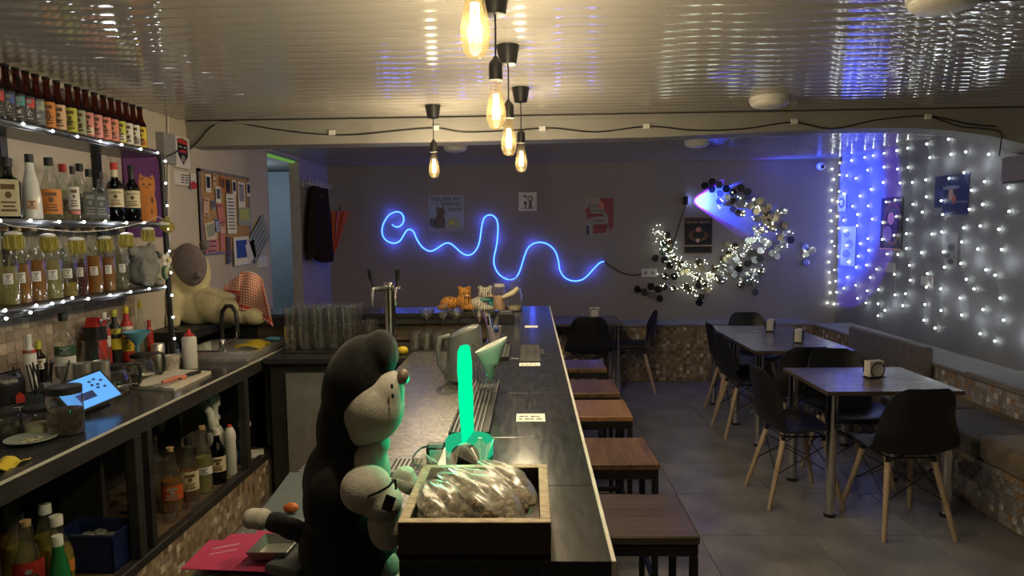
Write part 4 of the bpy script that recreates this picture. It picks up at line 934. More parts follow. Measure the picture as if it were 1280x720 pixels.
def bottle(label, o, shape, r, h, gl, liq=None, lab=None, cap=None, txt=None, group=None, neck=None, name='bottle', cat='bottle', n=18, wrap=1.15):
    """liq=(material, fill share) lab=(material, z0, z1 shares) cap=(material, kind)"""
    o = V(o); t = thing(name, label, cat, o, group); face = math.atan2(-o.y, -o.x); rot = face if shape == 'square' else 0
    q = G(); body(q, rings(shape, r, h), n, o, rot); q.obj('body', gl, t, smooth=40)
    if liq: q = G(); body(q, rings(shape, r, h, .0035, liq[1]), 14, o, rot); q.obj('liquid', liq[0], t, smooth=40)
    for k, lb in enumerate(lab if isinstance(lab, list) else [lab] if lab else []):
        rr_ = r * 1.012 + .0006; q = G()
        if shape == 'square':
            d = V((math.cos(face), math.sin(face), 0)); s_ = V((-d.y, d.x, 0)); wd = r * .80
            q.prism([(-wd, lb[1] * h), (wd, lb[1] * h), (wd, lb[2] * h), (-wd, lb[2] * h)], o + d * rr_, s_, (0, 0, 1), .0008)
        else: q.lathe([(rr_, lb[1] * h), (rr_, lb[2] * h)], 14, o, None, face - wrap, face + wrap)
        q.obj('label', lb[0], t, smooth=60)
    if lab:
        lb = lab[0] if isinstance(lab, list) else lab; d = V((math.cos(face), math.sin(face), 0)); s_ = V((-d.y, d.x, 0)); q = G(); za, zb_ = lb[1] * h, lb[2] * h; hh = zb_ - za
        c_ = o + d * (r * 1.012 + .0022); wd = r * (.62 if shape == 'square' else min(.62, .8 * math.sin(wrap)))
        rows = [(.16, .9, .030), (.27, .7, .022), (.38, .85, .022)] + ([] if txt else [(.80, .8, .07)])
        for (f_, w_, t_) in rows: q.prism(rect(-wd * w_, za + hh * (f_ - t_), wd * w_, za + hh * (f_ + t_)), c_, s_, (0, 0, 1), .0004)
        q.prism(disc(0, za + hh * .58, wd * .38, min(hh * .12, wd * .5), 10), c_, s_, (0, 0, 1), .0004)
        q.obj('label_print', 'p_grey' if lb[0] in ('p_black', 'p_slate', 'p_darkgreen', 'p_red', 'p_rust') else 'p_grey' if lb[0] == 'paper' else 'p_brown', t, kind='stuff')
    if neck: S = [s for s in rings(shape, r, h) if s[0] >= neck[1] * h]; q = G(); q.lathe([(s[1] * 1.03 + .0005, s[0]) for s in S], 14, o, capb=False); q.obj('neck_foil', neck[0], t, smooth=40)
    if cap:
        rn = SHAPES[shape][-1][1] * r; q = G()
        if cap[1] == 'crown': q.lathe([(rn * 1.12, h - .004), (rn * 1.12, h + .002), (rn * .95, h + .005)], 14, o)
        elif cap[1] == 'cork': q.lathe([(rn * .8, h - .002), (rn * .85, h + .006), (rn * .9, h + .018)], 12, o)
        elif cap[1] == 'stopper': q.lathe([(rn * 1.1, h - .02), (rn * 1.1, h + .012), (rn * 1.0, h + .016)], 14, o)
        elif cap[1] == 'pour': q.lathe([(rn * 1.0, h - .003), (rn * 1.1, h + .01), (rn * .5, h + .02), (rn * .3, h + .04)], 12, o)
        elif cap[1] == 'pump':
            q.lathe([(rn * 1.3, h - .01), (rn * 1.3, h + .012), (rn * .4, h + .014), (rn * .4, h + .04), (rn * .9, h + .042), (rn * .9, h + .052)], 12, o); q.bar(o + V((0, 0, h + .047)), o + V((.045, -.02, h + .043)), .012, .009, .002)
        else: q.lathe([(rn * 1.15, h - .03), (rn * 1.15, h + .004), (rn * 1.05, h + .007)], 14, o)
        q.obj(cap[1] if cap[1] in ('cork', 'stopper', 'pump') else 'cap', cap[0], t, smooth=40)
    if txt:
        lb = lab[0] if isinstance(lab, list) else lab; d = V((math.cos(face), math.sin(face), 0)); s_ = V((-d.y, d.x, 0)); fw = r * txt[2]
        text(txt[0], h * txt[3] if len(txt) > 3 else h * .07, o + d * (r * 1.035 + .002) - s_ * fw / 2 + V((0, 0, txt[1] * h)), s_, (0, 0, 1), 'ink', t, fit=fw, depth=.0004)
    return t
ordn = ['first', 'second', 'third', 'fourth', 'fifth', 'sixth', 'seventh', 'eighth', 'ninth', 'tenth', 'eleventh', 'twelfth', 'thirteenth', 'fourteenth', 'fifteenth', 'sixteenth', 'seventeenth']
# --- top shelf: beer
beers = [(-4, 'p_black', 'p_red', 'black and red'), (9, 'p_black', 'p_blue', 'black and blue'), (22, 'p_black', 'p_teal', 'black and teal'), (34, 'p_black', 'p_red', 'black and red'), (46, 'p_slate', 'p_sage', 'dark and pale green'), (59, 'p_orange', None, 'orange'), (72, 'p_peach', None, 'peach'), (86, 'p_lime', None, 'lime green'), (97, 'p_sage', None, 'grey green'), (107, 'p_pink', 'p_cream', 'pink and cream'), (118, 'p_pink', None, 'pink'), (129, 'p_salmon', None, 'salmon red'), (138.5, 'p_salmon', 'p_pink', 'salmon and pink'), (147.5, 'p_lime', 'p_white', 'lime and white'), (156.5, 'p_white', None, 'white'), (165, 'p_white', 'p_grey', 'white and grey'), (173.5, 'p_yellow', 'p_orange', 'yellow')]
for i, (x, m1, m2, cn) in enumerate(beers):
    p = PX(x + 1.5, 150, -2.115); lb = [(m1, .06, .54)]
    if m2: lb.append((m2, .34, .50) if m1 in ('p_black', 'p_slate') else (m2, .10, .24))
    t = bottle('beer bottle with %s label, %s from the left on the top shelf' % (cn, ordn[i]), (-2.115, p.y, SZ[0] + .0005), 'beer', .0305, .228, 'glass_amber', ('liq_brown', .62), [lb[0]], ('p_black', 'crown'), group='beer bottles on the top shelf', name='beer_bottle', n=16)
    o = V((-2.115, p.y, SZ[0])); face = math.atan2(-o.y, -o.x)
    if m2: q = G(); q.lathe([(.0317, lb[1][1] * .228), (.0317, lb[1][2] * .228)], 10, o, None, face - .6, face + .9); q.obj('label_mark', m2, t, smooth=60)
    d = V((math.cos(face), math.sin(face), 0)); s_ = V((-d.y, d.x, 0)); q = G()
    for k in range(4): q.prism(disc(-.008 + .005 * k, .05 + .012 * (k % 2) * (1 if i % 2 else .4), .003, .004 + .003 * ((k + i) % 3), 7), o + d * .0325, s_, (0, 0, 1), .0004)
    q.obj('label_print', 'ink' if m1 not in ('p_black', 'p_slate') else 'p_white', t, kind='stuff')
# --- middle shelf: spirits
def onshelf(x, X, z): return (X, PX(x, 240, X).y, z + .0005)
z2 = SZ[1]
bottle('dark green square liqueur bottle with cream label at the left of the middle shelf', onshelf(10, -2.15, z2), 'square', .047, .245, 'glass_green', ('liq_brown', .62), [('p_cream', .05, .66)], ('p_black', 'cap'))
bottle('slim white rum bottle with black cap on the middle shelf', onshelf(39, -2.13, z2), 'taper', .038, .262, colour('white_glass', (.62, .62, .56), .15), None, [('p_peach', .16, .32)], ('p_black', 'stopper'), wrap=.5)
bottle('clear bottle with broad orange label and black stopper on the middle shelf', onshelf(63, -2.14, z2), 'flask', .044, .262, 'glass_bottle', ('liq_clear', .5), [('p_orange', .10, .52)], ('p_black', 'stopper'))
bottle('clear bottle with red cap behind the pink labelled one on the middle shelf', onshelf(80, -2.20, z2), 'spirit', .036, .26, 'glass_bottle', ('liq_clear', .55), [('p_grey', .15, .4)], ('p_red', 'cap'))
bottle('slender clear bottle with white and pink label on the middle shelf', onshelf(92, -2.12, z2), 'slim', .024, .235, 'glass_bottle', ('liq_clear', .6), [('p_white', .22, .66), ('p_pink', .12, .20)], ('p_black', 'stopper'))
bottle('tall plain clear bottle behind the square black labelled pair', onshelf(101, -2.21, z2), 'wine', .034, .275, 'glass_bottle', ('liq_clear', .5), [('p_slate', .15, .42)], ('p_black', 'cap'))
bottle('square clear whiskey bottle with dark label, left one of the pair on the middle shelf', onshelf(112, -2.14, z2), 'square', .034, .235, 'glass_bottle', ('liq_clear', .5), [('p_slate', .06, .60)], ('p_black', 'stopper'))
bottle('square clear whiskey bottle with round emblem, right one of the pair on the middle shelf', onshelf(126, -2.11, z2), 'square', .033, .225, 'glass_bottle', ('liq_clear', .5), [('p_slate', .06, .60)], ('p_black', 'stopper'))
bottle('dark green whiskey bottle with cream label and red neck, left one of two', onshelf(144, -2.135, z2), 'spirit', .040, .285, 'glass_dark', ('liq_brown', .6), [('p_cream', .26, .58)], ('p_red', 'stopper'), ('JAMESON', .50, 1.3, .05), neck=('p_cream', .80))
bottle('dark green whiskey bottle with cream label, right one of two beside the orange cat', onshelf(165, -2.13, z2), 'spirit', .040, .285, 'glass_dark', ('liq_brown', .6), [('p_cream', .26, .58)], ('p_black', 'stopper'), ('JAMESON', .50, 1.3, .05), neck=('p_black', .80))
p = V(onshelf(184, -2.11, z2)); t = thing('cat_figure', 'bright orange cat shaped card figure at the right end of the middle shelf', 'figure', p)
d = V((math.cos(math.atan2(-p.y, -p.x)), math.sin(math.atan2(-p.y, -p.x)), 0)); s_ = V((-d.y, d.x, 0))
g = G(); g.prism([(-.035, 0), (.035, 0), (.044, .05), (.042, .11), (.034, .15), (.040, .19), (.038, .235), (.030, .262), (.016, .245), (-.016, .247), (-.030, .268), (-.038, .235), (-.040, .18), (-.034, .15), (-.044, .11), (-.046, .05)], p, s_, (0, 0, 1), .022); g.obj('body', 'p_orange', t)
for (cx, cy, a_, b_) in ((-.016, .205, .006, .008), (.014, .205, .006, .008), (0, .188, .006, .004), (.022, .12, .006, .02), (-.024, .235, .012, .004), (.02, .238, .012, .004), (.018, .06, .004, .018)): g = G(); g.prism(disc(cx, cy, a_, b_, 8), p + d * .0225, s_, (0, 0, 1), .0006); g.obj('stripe', 'p_brown', t)
# --- bottom shelf: home-made cordials
z3 = SZ[2]
cord = [(2, 'liq_pale', .52, 'pale straw cordial, cut by the left edge'), (18, 'liq_orange', .54, 'cloudy amber cordial'), (38, 'liq_amber', .58, 'deep orange brown cordial'), (59, 'liq_pale', .58, 'greenish straw cordial'), (78, 'liq_yellow', .22, 'only a low yellow layer inside'), (93, 'liq_red', .50, 'dark red cordial'), (111, 'liq_orange', .60, 'golden cordial'), (129.5, 'liq_amber', .55, 'orange brown cordial'), (147, 'liq_clear', .5, 'nearly clear contents beside the koala')]
for i, (x, lq, fl_, cn) in enumerate(cord):
    X = -2.13; o = onshelf(x, X, z3)
    bottle('corked glass bottle on the bottom shelf with %s' % cn, o, 'cordial', .0395 if i not in (5, 7, 8) else .034, .305, 'glass_bottle', (lq, fl_), [('paper', .29, .43)], ('cork', 'cork'), None, 'cordial bottles on the bottom shelf', wrap=.42)
    q = G(); face = math.atan2(-o[1], -o[0]); d = V((math.cos(face), math.sin(face), 0)); s_ = V((-d.y, d.x, 0))
for i, (x, lb) in enumerate(((27, 'second'), (48, 'third'), (68, 'fourth'), (102, 'fifth'), (120, 'sixth'), (138, 'seventh'))):
    bottle('plain corked bottle in the back row of the bottom shelf, %s from the left' % lb, onshelf(x, -2.225, z3), 'cordial', .035, .30, 'glass_bottle', (('liq_pale', 'liq_amber', 'liq_pale', 'liq_orange', 'liq_clear', 'liq_pale')[i], .55), None, ('cork', 'cork'), group='back row cordial bottles')
# --- garland of little beer mugs
gar = [(-10, 275), (17, 283), (40, 285), (61, 287), (96, 290), (131, 288), (158, 283), (185, 276), (197, 271), (207, 275)]
gpt = [PX(x, y, SX + .03) for x, y in gar]
liquid('mug_clear', (.55, .48, .12), (.85, .80, .45), .30)
mg = thing('mug_garland', 'string of small yellow beer mug lights hanging before the bottom shelf', 'string lights', gpt[3])
g = G(); g.tube(gpt, .0018, 5); g.obj('wire', 'p_white', mg)
for (x, y) in ((17, 297), (61, 299), (96, 303), (131, 301), (158, 296), (185, 289), (208, 279)):
    c = PX(x, y + 3, SX + .05); g = G(); tl = R.uniform(-.2, .2); Mr = Matrix.Rotation(tl if x < 200 else 1.2, 3, 'X')
    g.lathe([(.026, -.040), (.030, -.036), (.031, .020)], 12, c, Mr); mug = g.obj('mug', 'mug_clear', mg, smooth=40)
    g = G()
    for k in range(8): a = k * PI / 4; g.ob(c + Mr @ V((.0315 * math.cos(a), .0315 * math.sin(a), -.008)), (.0018, .0018, .024), Mr)
    g.obj('rib', colour('mug_gold', (.42, .38, .10), .3), mug, kind='stuff')
    g = G(); g.ell(c + Mr @ V((0, 0, .024)), (.030, .030, .011), 10, 6); g.obj('foam', 'p_white', mug, smooth=80)
    g = G(); g.tube([c + Mr @ V(v) for v in ((0, .030, .014), (0, .050, .008), (0, .050, -.020), (0, .030, -.028))], .005, 5); g.obj('handle', 'mug_gold', mug, smooth=60)

# --- koala on the bottom shelf
kp = V((-2.125, PX(178, 340, -2.125).y - .01, z3 + .001)); kt = thing('koala_plush', 'grey plush koala with a flower at the right end of the bottom shelf', 'plush toy', kp)
kd = V((math.cos(-.9), math.sin(-.9), 0))
blob('body', [(kp + V((0, 0, .075)), (.078, .078, .075)), (kp + V((.015, 0, .165)), (.070, .072, .058)), (kp + V((.055, .035, .10)), (.03, .03, .045)), (kp + V((.05, -.055, .09)), (.028, .03, .042)), (kp + V((.05, .05, .022)), (.034, .034, .024)), (kp + V((.055, -.04, .022)), (.034, .034, .024)), (kp + V((-.0, -.07, .20)), (.022, .032, .034)), (kp + V((.02, .070, .205)), (.022, .032, .034))], 'fur_grey', kt, .007, 4, kp.z)
for v in ((.075, .015, .182), (.062, .058, .180)): g = G(); g.ell(kp + V(v), (.008, .008, .010), 10, 6); g.obj('eye', 'p_black', kt, smooth=80)
g = G(); g.ell(kp + V((.082, .045, .165)), (.012, .013, .018), 10, 6); g.obj('nose', 'p_slate', kt, smooth=80)
ft = thing('flower', 'white cloth flower held by the koala on the bottom shelf', 'flower', kp + V((.08, .085, .08)))
for k in range(5): a = k * 2 * PI / 5; g = G(); g.ell(kp + V((.095, .092 + .028 * math.cos(a), .135 + .028 * math.sin(a))), (.008, .02, .02), 10, 6); g.obj('petal', 'p_white', ft, smooth=80)
g = G(); g.ell(kp + V((.103, .092, .135)), (.006, .011, .011), 8, 6); g.obj('centre', 'p_yellow', ft, smooth=80)
av = thing('avocado_toy', 'small plush avocado half in front of the koala', 'plush toy', kp + V((.09, .07, .03)))
g = G(); g.ell(kp + V((.095, .070, .070)), (.018, .030, .042), 12, 8); g.obj('skin', 'p_darkgreen', av, smooth=80)
g = G(); g.ell(kp + V((.104, .068, .070)), (.014, .024, .035), 12, 8); g.obj('flesh', 'p_sage', av, smooth=80)
g = G(); g.ell(kp + V((.113, .067, .060)), (.010, .012, .013), 10, 6); g.obj('stone', 'p_brown', av, smooth=80)

# ================================================================== things on the left counter
CZ = .9005
rs = thing('counter_riser', 'low black step along the wall carrying the syrup bottles', 'riser', (-2.2, 3.2, CZ))
g = G(); g.box(-2.285, -2.12, 2.55, 3.80, .9005, .972, .003); g.obj('step', 'cabinet_dark', rs)
def onwall(x, X=-2.205, z=.9725): return (X, PX(x, 420, X).y, z)
bottle('white sauce bottle with red band standing by the backsplash', onwall(35), 'slim', .026, .255, 'p_white', None, [('p_red', .70, .76)], ('p_white', 'cap'))
bottle('small dropper bottle with yellow green cap by the backsplash', onwall(47), 'slim', .024, .215, 'glass_amber', ('liq_brown', .6), [('p_white', .45, .66)], ('p_lime', 'cap'))
bottle('large clear bottle with green label and black cap by the backsplash', onwall(80), 'spirit', .045, .31, 'glass_bottle', ('liq_clear', .5), [('p_darkgreen', .42, .56), ('p_white', .22, .40)], ('p_black', 'stopper'))
t = thing('juice_carton', 'dark red and black carton with folded top by the backsplash', 'carton', onwall(119)); o = t.location
g = G(); g.box(o.x - .035, o.x + .035, o.y - .04, o.y + .04, o.z, o.z + .23, .003); g.obj('body', 'p_black', t)
g = G(); g.prism([(-.04, 0), (.04, 0), (.012, .05), (-.012, .05)], V((o.x - .03, o.y, o.z + .23)), (0, 1, 0), (0, 0, 1), -.06) if False else g.prism([(-.04, 0), (.04, 0), (.014, .045), (-.014, .045)], V((o.x - .03, o.y, o.z + .231)), (0, 1, 0), (0, 0, 1), .06); g.obj('folded_top', 'p_red', t)
g = G(); g.box(o.x + .0352, o.x + .0358, o.y - .034, o.y + .034, o.z + .06, o.z + .16); g.obj('label', 'p_red', t)
bottle('red syrup bottle with white cap by the backsplash', onwall(131.5), 'slim', .026, .285, 'p_red', None, [('p_white', .4, .6)], ('p_white', 'cap'))
bottle('black and lime labelled syrup bottle beside the red ones', onwall(144), 'slim', .029, .290, 'p_black', None, [('p_lime', .58, .68), ('p_yellow', .30, .5)], ('p_lime', 'cap'))
bottle('red bottle with yellow cap and white swoosh under the blue funnel', onwall(159), 'slim', .030, .295, 'p_red', None, [('p_yellow', .2, .5), ('p_white', .6, .66)], ('p_yellow', 'cap'))
bottle('clear bottle with yellow pouring spout beside the shelf post', onwall(177), 'flask', .034, .285, 'glass_bottle', ('liq_clear', .4), None, ('p_yellow', 'pour'))
bottle('small bright red bottle right of the blue funnel', onwall(187, -2.17), 'slim', .020, .20, 'p_red', None, None, ('p_red', 'cap'))
# front items
def lathe_thing(name, label, cat, o, prof, mat, n=20, part='body', group=None):
    t = thing(name, label, cat, o, group); g = G(); g.lathe(prof, n, o); g.obj(part, mat, t, smooth=40); return t
o = V((-1.86, 2.42, CZ)); t = lathe_thing('plate', 'pale green plate with crumbs at the front of the counter', 'plate', o, [(.03, .0), (.04, .003), (.085, .014), (.086, .0165), (.04, .007), (.001, .006)], colour('plate_green', (.42, .47, .40), .2), 28)
g = G()
for k in range(14): a = R.uniform(0, 6.28); q_ = R.uniform(0, .04); g.ell(o + V((q_ * math.cos(a), q_ * math.sin(a), .010)), (.008, .006, .003), 6, 4)
g.obj('crumbs', 'p_cream', t, kind='stuff')
def jar(label, o, r, h, fill, lidm='p_black', fm='coffee'):
    o = V(o); t = thing('glass_jar', label, 'jar', o)
    g = G(); g.lathe([(r * .9, 0), (r, .006), (r, h * .80), (r * .92, h * .84), (r * .92, h * .86)], 24, o, capt=False); g.obj('glass', 'glass_clear', t, smooth=40)
    g = G(); g.lathe([(r * .96, h * .86), (r * .97, h * .862), (r * .97, h), (r * .93, h * 1.01)], 24, o); g.obj('lid', lidm, t, smooth=40)
    g = G(); g.lathe([(r * .88, .004), (r * .95, .008), (r * .95, h * fill), (r * .5, h * fill + .006), (.001, h * fill + .003)], 20, o); g.obj('contents', fm, t, smooth=40)
pm('coffee', (.035, .018, .010), .5, var=.5, vs=160, bump=1.0, bs=220)
jar('tall jar of coffee beans with black lid beside the tablet', (-1.795, 2.52, CZ), .062, .185, .52)
jar('low jar with black lid between the plate and the bean jar', (-1.905, 2.53, CZ), .057, .105, .35, fm='p_cream')
jar('low glass jar at the left edge of the counter', (-2.005, 2.47, CZ), .055, .10, .3)
t = thing('coffee_bag', 'black coffee bag with white speckles and lettering at the left edge', 'bag', (-2.17, 2.72, CZ)); o = t.location
def bag_(u_, v_):
    a = 2 * PI * u_; k = 1 - .75 * max(0, v_ - .82) / .18; return o + V((.045 * math.cos(a) * k, .075 * math.sin(a), .20 * v_))
g = G(); g.grid(bag_, 28, 12); g.obj('pouch', colour('bag_black', (.014, .014, .016), .3, bump=.4, bs=30), t, smooth=60)
d = V((math.cos(math.atan2(-o.y, -o.x)), math.sin(math.atan2(-o.y, -o.x)), 0)); s_ = V((-d.y, d.x, 0))
text('WHITTL', .028, o + d * .072 - s_ * .04 + V((0, 0, .045)), s_, (0, 0, 1), 'p_white', t, fit=.09)
g = G(); g.prism([(.02, .08), (.05, .08), (.05, .11), (.035, .125), (.02, .11)], o + d * .072, s_, (0, 0, 1), .0005); g.obj('red_mark', 'p_red', t)
# straw and napkin caddy
t = thing('straw_caddy', 'black caddy stuffed with black straws and napkins', 'caddy', (-2.08, 2.80, CZ)); o = t.location
g = G()
for (a, b, c_, d_) in ((-.06, .06, -.065, -.06), (-.06, .06, .06, .065), (-.06, -.055, -.065, .065), (.055, .06, -.065, .065)): g.box(o.x + a, o.x + b, o.y + c_, o.y + d_, o.z, o.z + .10)
g.box(o.x - .06, o.x + .06, o.y - .065, o.y + .065, o.z, o.z + .004); g.obj('box', 'p_slate', t)
for k in range(16):
    b = o + V((R.uniform(-.04, .04), R.uniform(-.05, .05), .006)); e = b + V((R.uniform(-.05, .05), R.uniform(-.07, .08), .215)); g = G(); g.cyl(b, e, .0035, n=6); g.obj('straw', 'p_black', t)
for k in range(3): g = G(); g.ob(o + V((.03 - .02 * k, .02, .085)), (.004, .05, .055), Matrix.Rotation(.25 * (k - 1), 3, 'Y')); g.obj('napkin', 'p_slate', t)
for i, (x, y) in enumerate(((-2.14, 3.02), (-2.085, 3.06), (-2.15, 3.10))):
    lathe_thing('shaker_cup', 'tall steel shaker cup behind the tablet, %s of three' % ('left', 'middle', 'right')[i], 'cup', V((x if i != 2 else -2.06, y, CZ)) if i != 2 else V((-2.03, 3.11, CZ)), [(.030, 0), (.031, .003), (.040, .17), (.041, .172), (.038, .17), (.028, .01)], 'steel', 22, group='steel shaker cups')
# tablet on a stand, leaning towards the bar
t = thing('tablet', 'tablet with a bright blue screen propped on a black stand', 'tablet', (-1.93, 2.80, CZ))
c = V((-1.925, 2.845, .985)); up = V((-.62, .12, .60)).normalized(); rt = V((.30, .92, 0.12)); rt = (rt - up * rt.dot(up)).normalized(); nn = rt.cross(up)
if nn.dot(EYE - c) < 0: nn = -nn
Mt = Matrix((rt, up, nn)).transposed()
g = G(); g.ob(c, (.125, .085, .005), Mt, .003); g.obj('case', 'black_plastic', t)
g = G(); g.ob(c + nn * .0056, (.113, .073, .0006), Mt); scr = g.obj('screen', 'screen_blue', t)
g = G(); g.ob(c + nn * .0066 - rt * .02 - up * .02, (.04, .018, .0003), Mt); g.obj('button', 'p_blue', scr)
for (a, b) in ((-.03, .045), (.035, .04), (.06, .045), (.035, .02), (.06, .015), (.085, .03), (.05, .0), (.08, -.005)): g = G(); g.ob(c + nn * .0066 + rt * a + up * b, (.007, .005, .0003), Mt); g.obj('icon', 'p_blue', scr)
g = G(); g.bar(c - nn * .01, V((-2.03, 2.93, CZ + .004)), .06, .006); g.box(-2.06, -1.90, 2.76, 2.96, CZ, CZ + .008, .002); g.obj('stand', 'black_plastic', t)
# coffee carafes
def carafe(label, o, a):
    o = V(o); t = thing('coffee_carafe', label, 'carafe', o)
    g = G(); g.lathe([(.052, 0), (.060, .008), (.066, .04), (.060, .085), (.046, .115), (.047, .125)], 24, o, capt=False); g.obj('glass', 'glass_clear', t, smooth=60)
    g = G(); g.lathe([(.048, .122), (.050, .125), (.050, .142), (.012, .150), (.001, .151)], 24, o); g.obj('lid', 'black_plastic', t, smooth=40)
    g = G(); g.lathe([(.0665, .035), (.0675, .037), (.0675, .047), (.0665, .049)], 24, o, capb=False, capt=False); g.obj('band', 'chrome', t, smooth=40)
    d = V((math.cos(a), math.sin(a), 0)); g = G(); g.tube([o + d * r_ + V((0, 0, z_)) for r_, z_ in ((.046, .132), (.085, .138), (.108, .128), (.112, .09), (.108, .04), (.095, .022), (.066, .035))], .0085, 8); g.obj('handle', 'black_plastic', t, smooth=60)
    return t
carafe('nearer glass coffee carafe with black lid, beside the tablet', (-2.00, 3.17, CZ), .9)
carafe('farther glass coffee carafe with big black handle', (-2.045, 3.46, CZ), .75)
lathe_thing('glass_pitcher', 'ribbed clear glass pitcher behind the near carafe', 'pitcher', V((-2.195, 3.30, .9725)), [(.04, 0), (.05, .006), (.058, .06), (.045, .12), (.040, .15), (.046, .17), (.044, .17)], 'glass_clear', 24)
t = thing('tool_jar', 'glass full of steel bar spoons and strainers by the backsplash', 'bar tools', (-2.20, 3.39, .9725)); o = t.location
g = G(); g.lathe([(.032, 0), (.034, .004), (.037, .12)], 18, o, capt=False); g.obj('glass', 'glass_clear', t, smooth=40)
for k in range(7):
    b = o + V((R.uniform(-.015, .015), R.uniform(-.015, .015), .008)); e = b + V((R.uniform(-.03, .035), R.uniform(-.06, .05), R.uniform(.20, .26))); g = G(); g.cyl(b, e, .003, n=6); sp = g.obj('spoon', 'chrome', t)
    g = G(); g.ell(e, (.006, .012, .018), 10, 6); g.obj('bowl', 'chrome', sp, smooth=80)
t = thing('funnel', 'bright blue plastic funnel standing in a glass bottle', 'funnel', (-2.155, 3.60, CZ)); o = V((-2.155, PX(171, 420, -2.095).y, .0))
g = G(); g.lathe([(.007, 1.02), (.008, 1.07), (.014, 1.085), (.066, 1.145), (.069, 1.152), (.064, 1.149), (.010, 1.09)], 24, V((o.x + .06, o.y, 0))); g.obj('cone', 'p_skyblue', t, smooth=40)
bottle('clear glass bottle under the blue funnel', (o.x + .06, o.y, CZ), 'flask', .036, .165, 'glass_bottle', ('liq_clear', .4), None, None)
# board, knives, cup, squeeze bottles
a, b, c_, d_ = PZ(163, 485, CZ), PZ(218, 489, CZ), PZ(264, 467, CZ), PZ(212, 464, CZ)
g = G(); g.add([*(V((p.x, p.y, CZ)) for p in (a, b, c_, d_)), *(V((p.x, p.y, CZ + .014)) for p in (a, b, c_, d_))], [(3, 2, 1, 0), (4, 5, 6, 7), (0, 1, 5, 4), (1, 2, 6, 5), (2, 3, 7, 6), (3, 0, 4, 7)])
tag(g.obj('cutting_board', 'board_cream'), 'cream cutting board at the edge of the left counter', 'cutting board')
def knife(label, h0, h1, tip, mat, w_=.020):
    t = thing('knife', label, 'knife', h0); g = G(); m_ = (V(h0) + V(h1)) / 2 + V((0, 0, .006)); g.tube([h0, m_, h1], [w_ * .45, w_ * .5, w_ * .36], 8); g.obj('handle', mat, t, smooth=60)
    d = (V(tip) - V(h1)); s_ = d.cross(V((0, 0, 1))).normalized(); g = G(); g.prism([(0, -.011), (d.length * .8, -.010), (d.length, .008), (0, .009)], V(h1) - V((0, 0, .002)), d.normalized(), s_, .0022); g.obj('blade', 'steel', t)
z_ = CZ + .024
knife('paring knife with a salmon red handle on the cutting board', PZ(232, 471, z_), PZ(203, 478, z_), PZ(185, 482, z_), 'p_salmon', .026)
knife('long knife with black handle across the cutting board', PZ(250, 464.5, z_), PZ(222, 474, z_), PZ(192, 485, z_), 'p_black')
lathe_thing('plastic_cup', 'frosted plastic cup in front of the white squeeze bottle', 'cup', V((-1.985, 3.66, CZ)), [(.030, 0), (.031, .003), (.040, .095), (.041, .097), (.038, .094)], 'plastic_cup', 22)
bottle('white squeeze bottle with red cap by the sink', (-1.945, 3.775, CZ), 'tub', .040, .185, 'white_plastic', None, None, ('p_red', 'pour'), name='squeeze_bottle')
bottle('blue labelled hand soap bottle with black pump', (-2.06, 3.82, CZ), 'slim', .030, .175, 'glass_bottle', ('liq_blue', .6), [('p_lightblue', .2, .6)], ('p_black', 'pump'), name='soap_bottle')
lathe_thing('steel_canister', 'tall steel canister behind the frosted cup', 'canister', V((-2.085, 3.70, CZ)), [(.034, 0), (.035, .003), (.035, .15), (.030, .156)], 'steel', 20)
t = thing('yellow_cloth', 'crumpled yellow cloth on the counter\'s near edge', 'cloth', PZ(2, 590, CZ)); o = PZ(-4, 585, CZ)
g = G(); g.grid(lambda u_, v_: o + V((.11 * (u_ - .5), .16 * (v_ - .5), .012 + .010 * math.sin(9 * u_ + 4 * v_) + .007 * math.sin(11 * v_))), 14, 14, .003); g.obj('fabric', 'p_yellow', t, smooth=70)

# ================================================================== sink
sk = thing('sink', 'stainless steel sink unit set in the corner of the counter', 'sink', (-1.97, 4.26, CZ - .001))
sx0, sx1, sy0, sy1, sz = -2.29, -1.675, 3.91, 4.62, .935
g = G()
for (a, b, c_, d_) in ((sx0, sx1, sy0, sy0 + .05), (sx0, sx1, sy1 - .06, sy1), (sx0, -2.2, sy0 + .05, sy1 - .06), (sx1 - .05, sx1, sy0 + .05, sy1 - .06), (-2.2, sx1 - .05, 4.09, 4.16)): g.box(a, b, c_, d_, sz - .03, sz, .003)
g.obj('rim', 'steel', sk)
g = G()
for (a, b) in ((sy0 + .05, 4.09), (4.16, sy1 - .06)):
    x0, x1, zb = -2.2, sx1 - .05, .80
    g.add([(x0, a, sz), (x1, a, sz), (x1, b, sz), (x0, b, sz), (x0 + .03, a + .03, zb), (x1 - .03, a + .03, zb), (x1 - .03, b - .03, zb), (x0 + .03, b - .03, zb)], [(0, 1, 5, 4), (1, 2, 6, 5), (2, 3, 7, 6), (3, 0, 4, 7), (4, 5, 6, 7)])
g.obj('basin', 'steel', sk, smooth=30)
g = G(); g.box(sx0, sx1 + .004, sy0 - .004, sy0, .8645, sz - .031); g.box(sx1, sx1 + .004, sy0, sy1, .8645, sz - .031); g.obj('skirt', 'steel', sk)
fc = thing('faucet', 'black arched kitchen faucet with chrome base at the sink', 'faucet', (-1.915, 4.125, sz)); o = V((-1.915, 4.125, sz + .0005))
g = G(); g.lathe([(.028, 0), (.028, .012), (.020, .02), (.018, .07), (.014, .075)], 18, o); g.obj('base', 'chrome', fc, smooth=40)
g = G(); g.tube([o + V((0, 0, .07)), o + V((0, 0, .20)), o + V((.012, -.01, .25)), o + V((.045, -.025, .285)), o + V((.085, -.04, .285)), o + V((.115, -.055, .25)), o + V((.122, -.06, .20)), o + V((.122, -.06, .13))], .013, 10); g.obj('spout', 'black_plastic', fc, smooth=60)
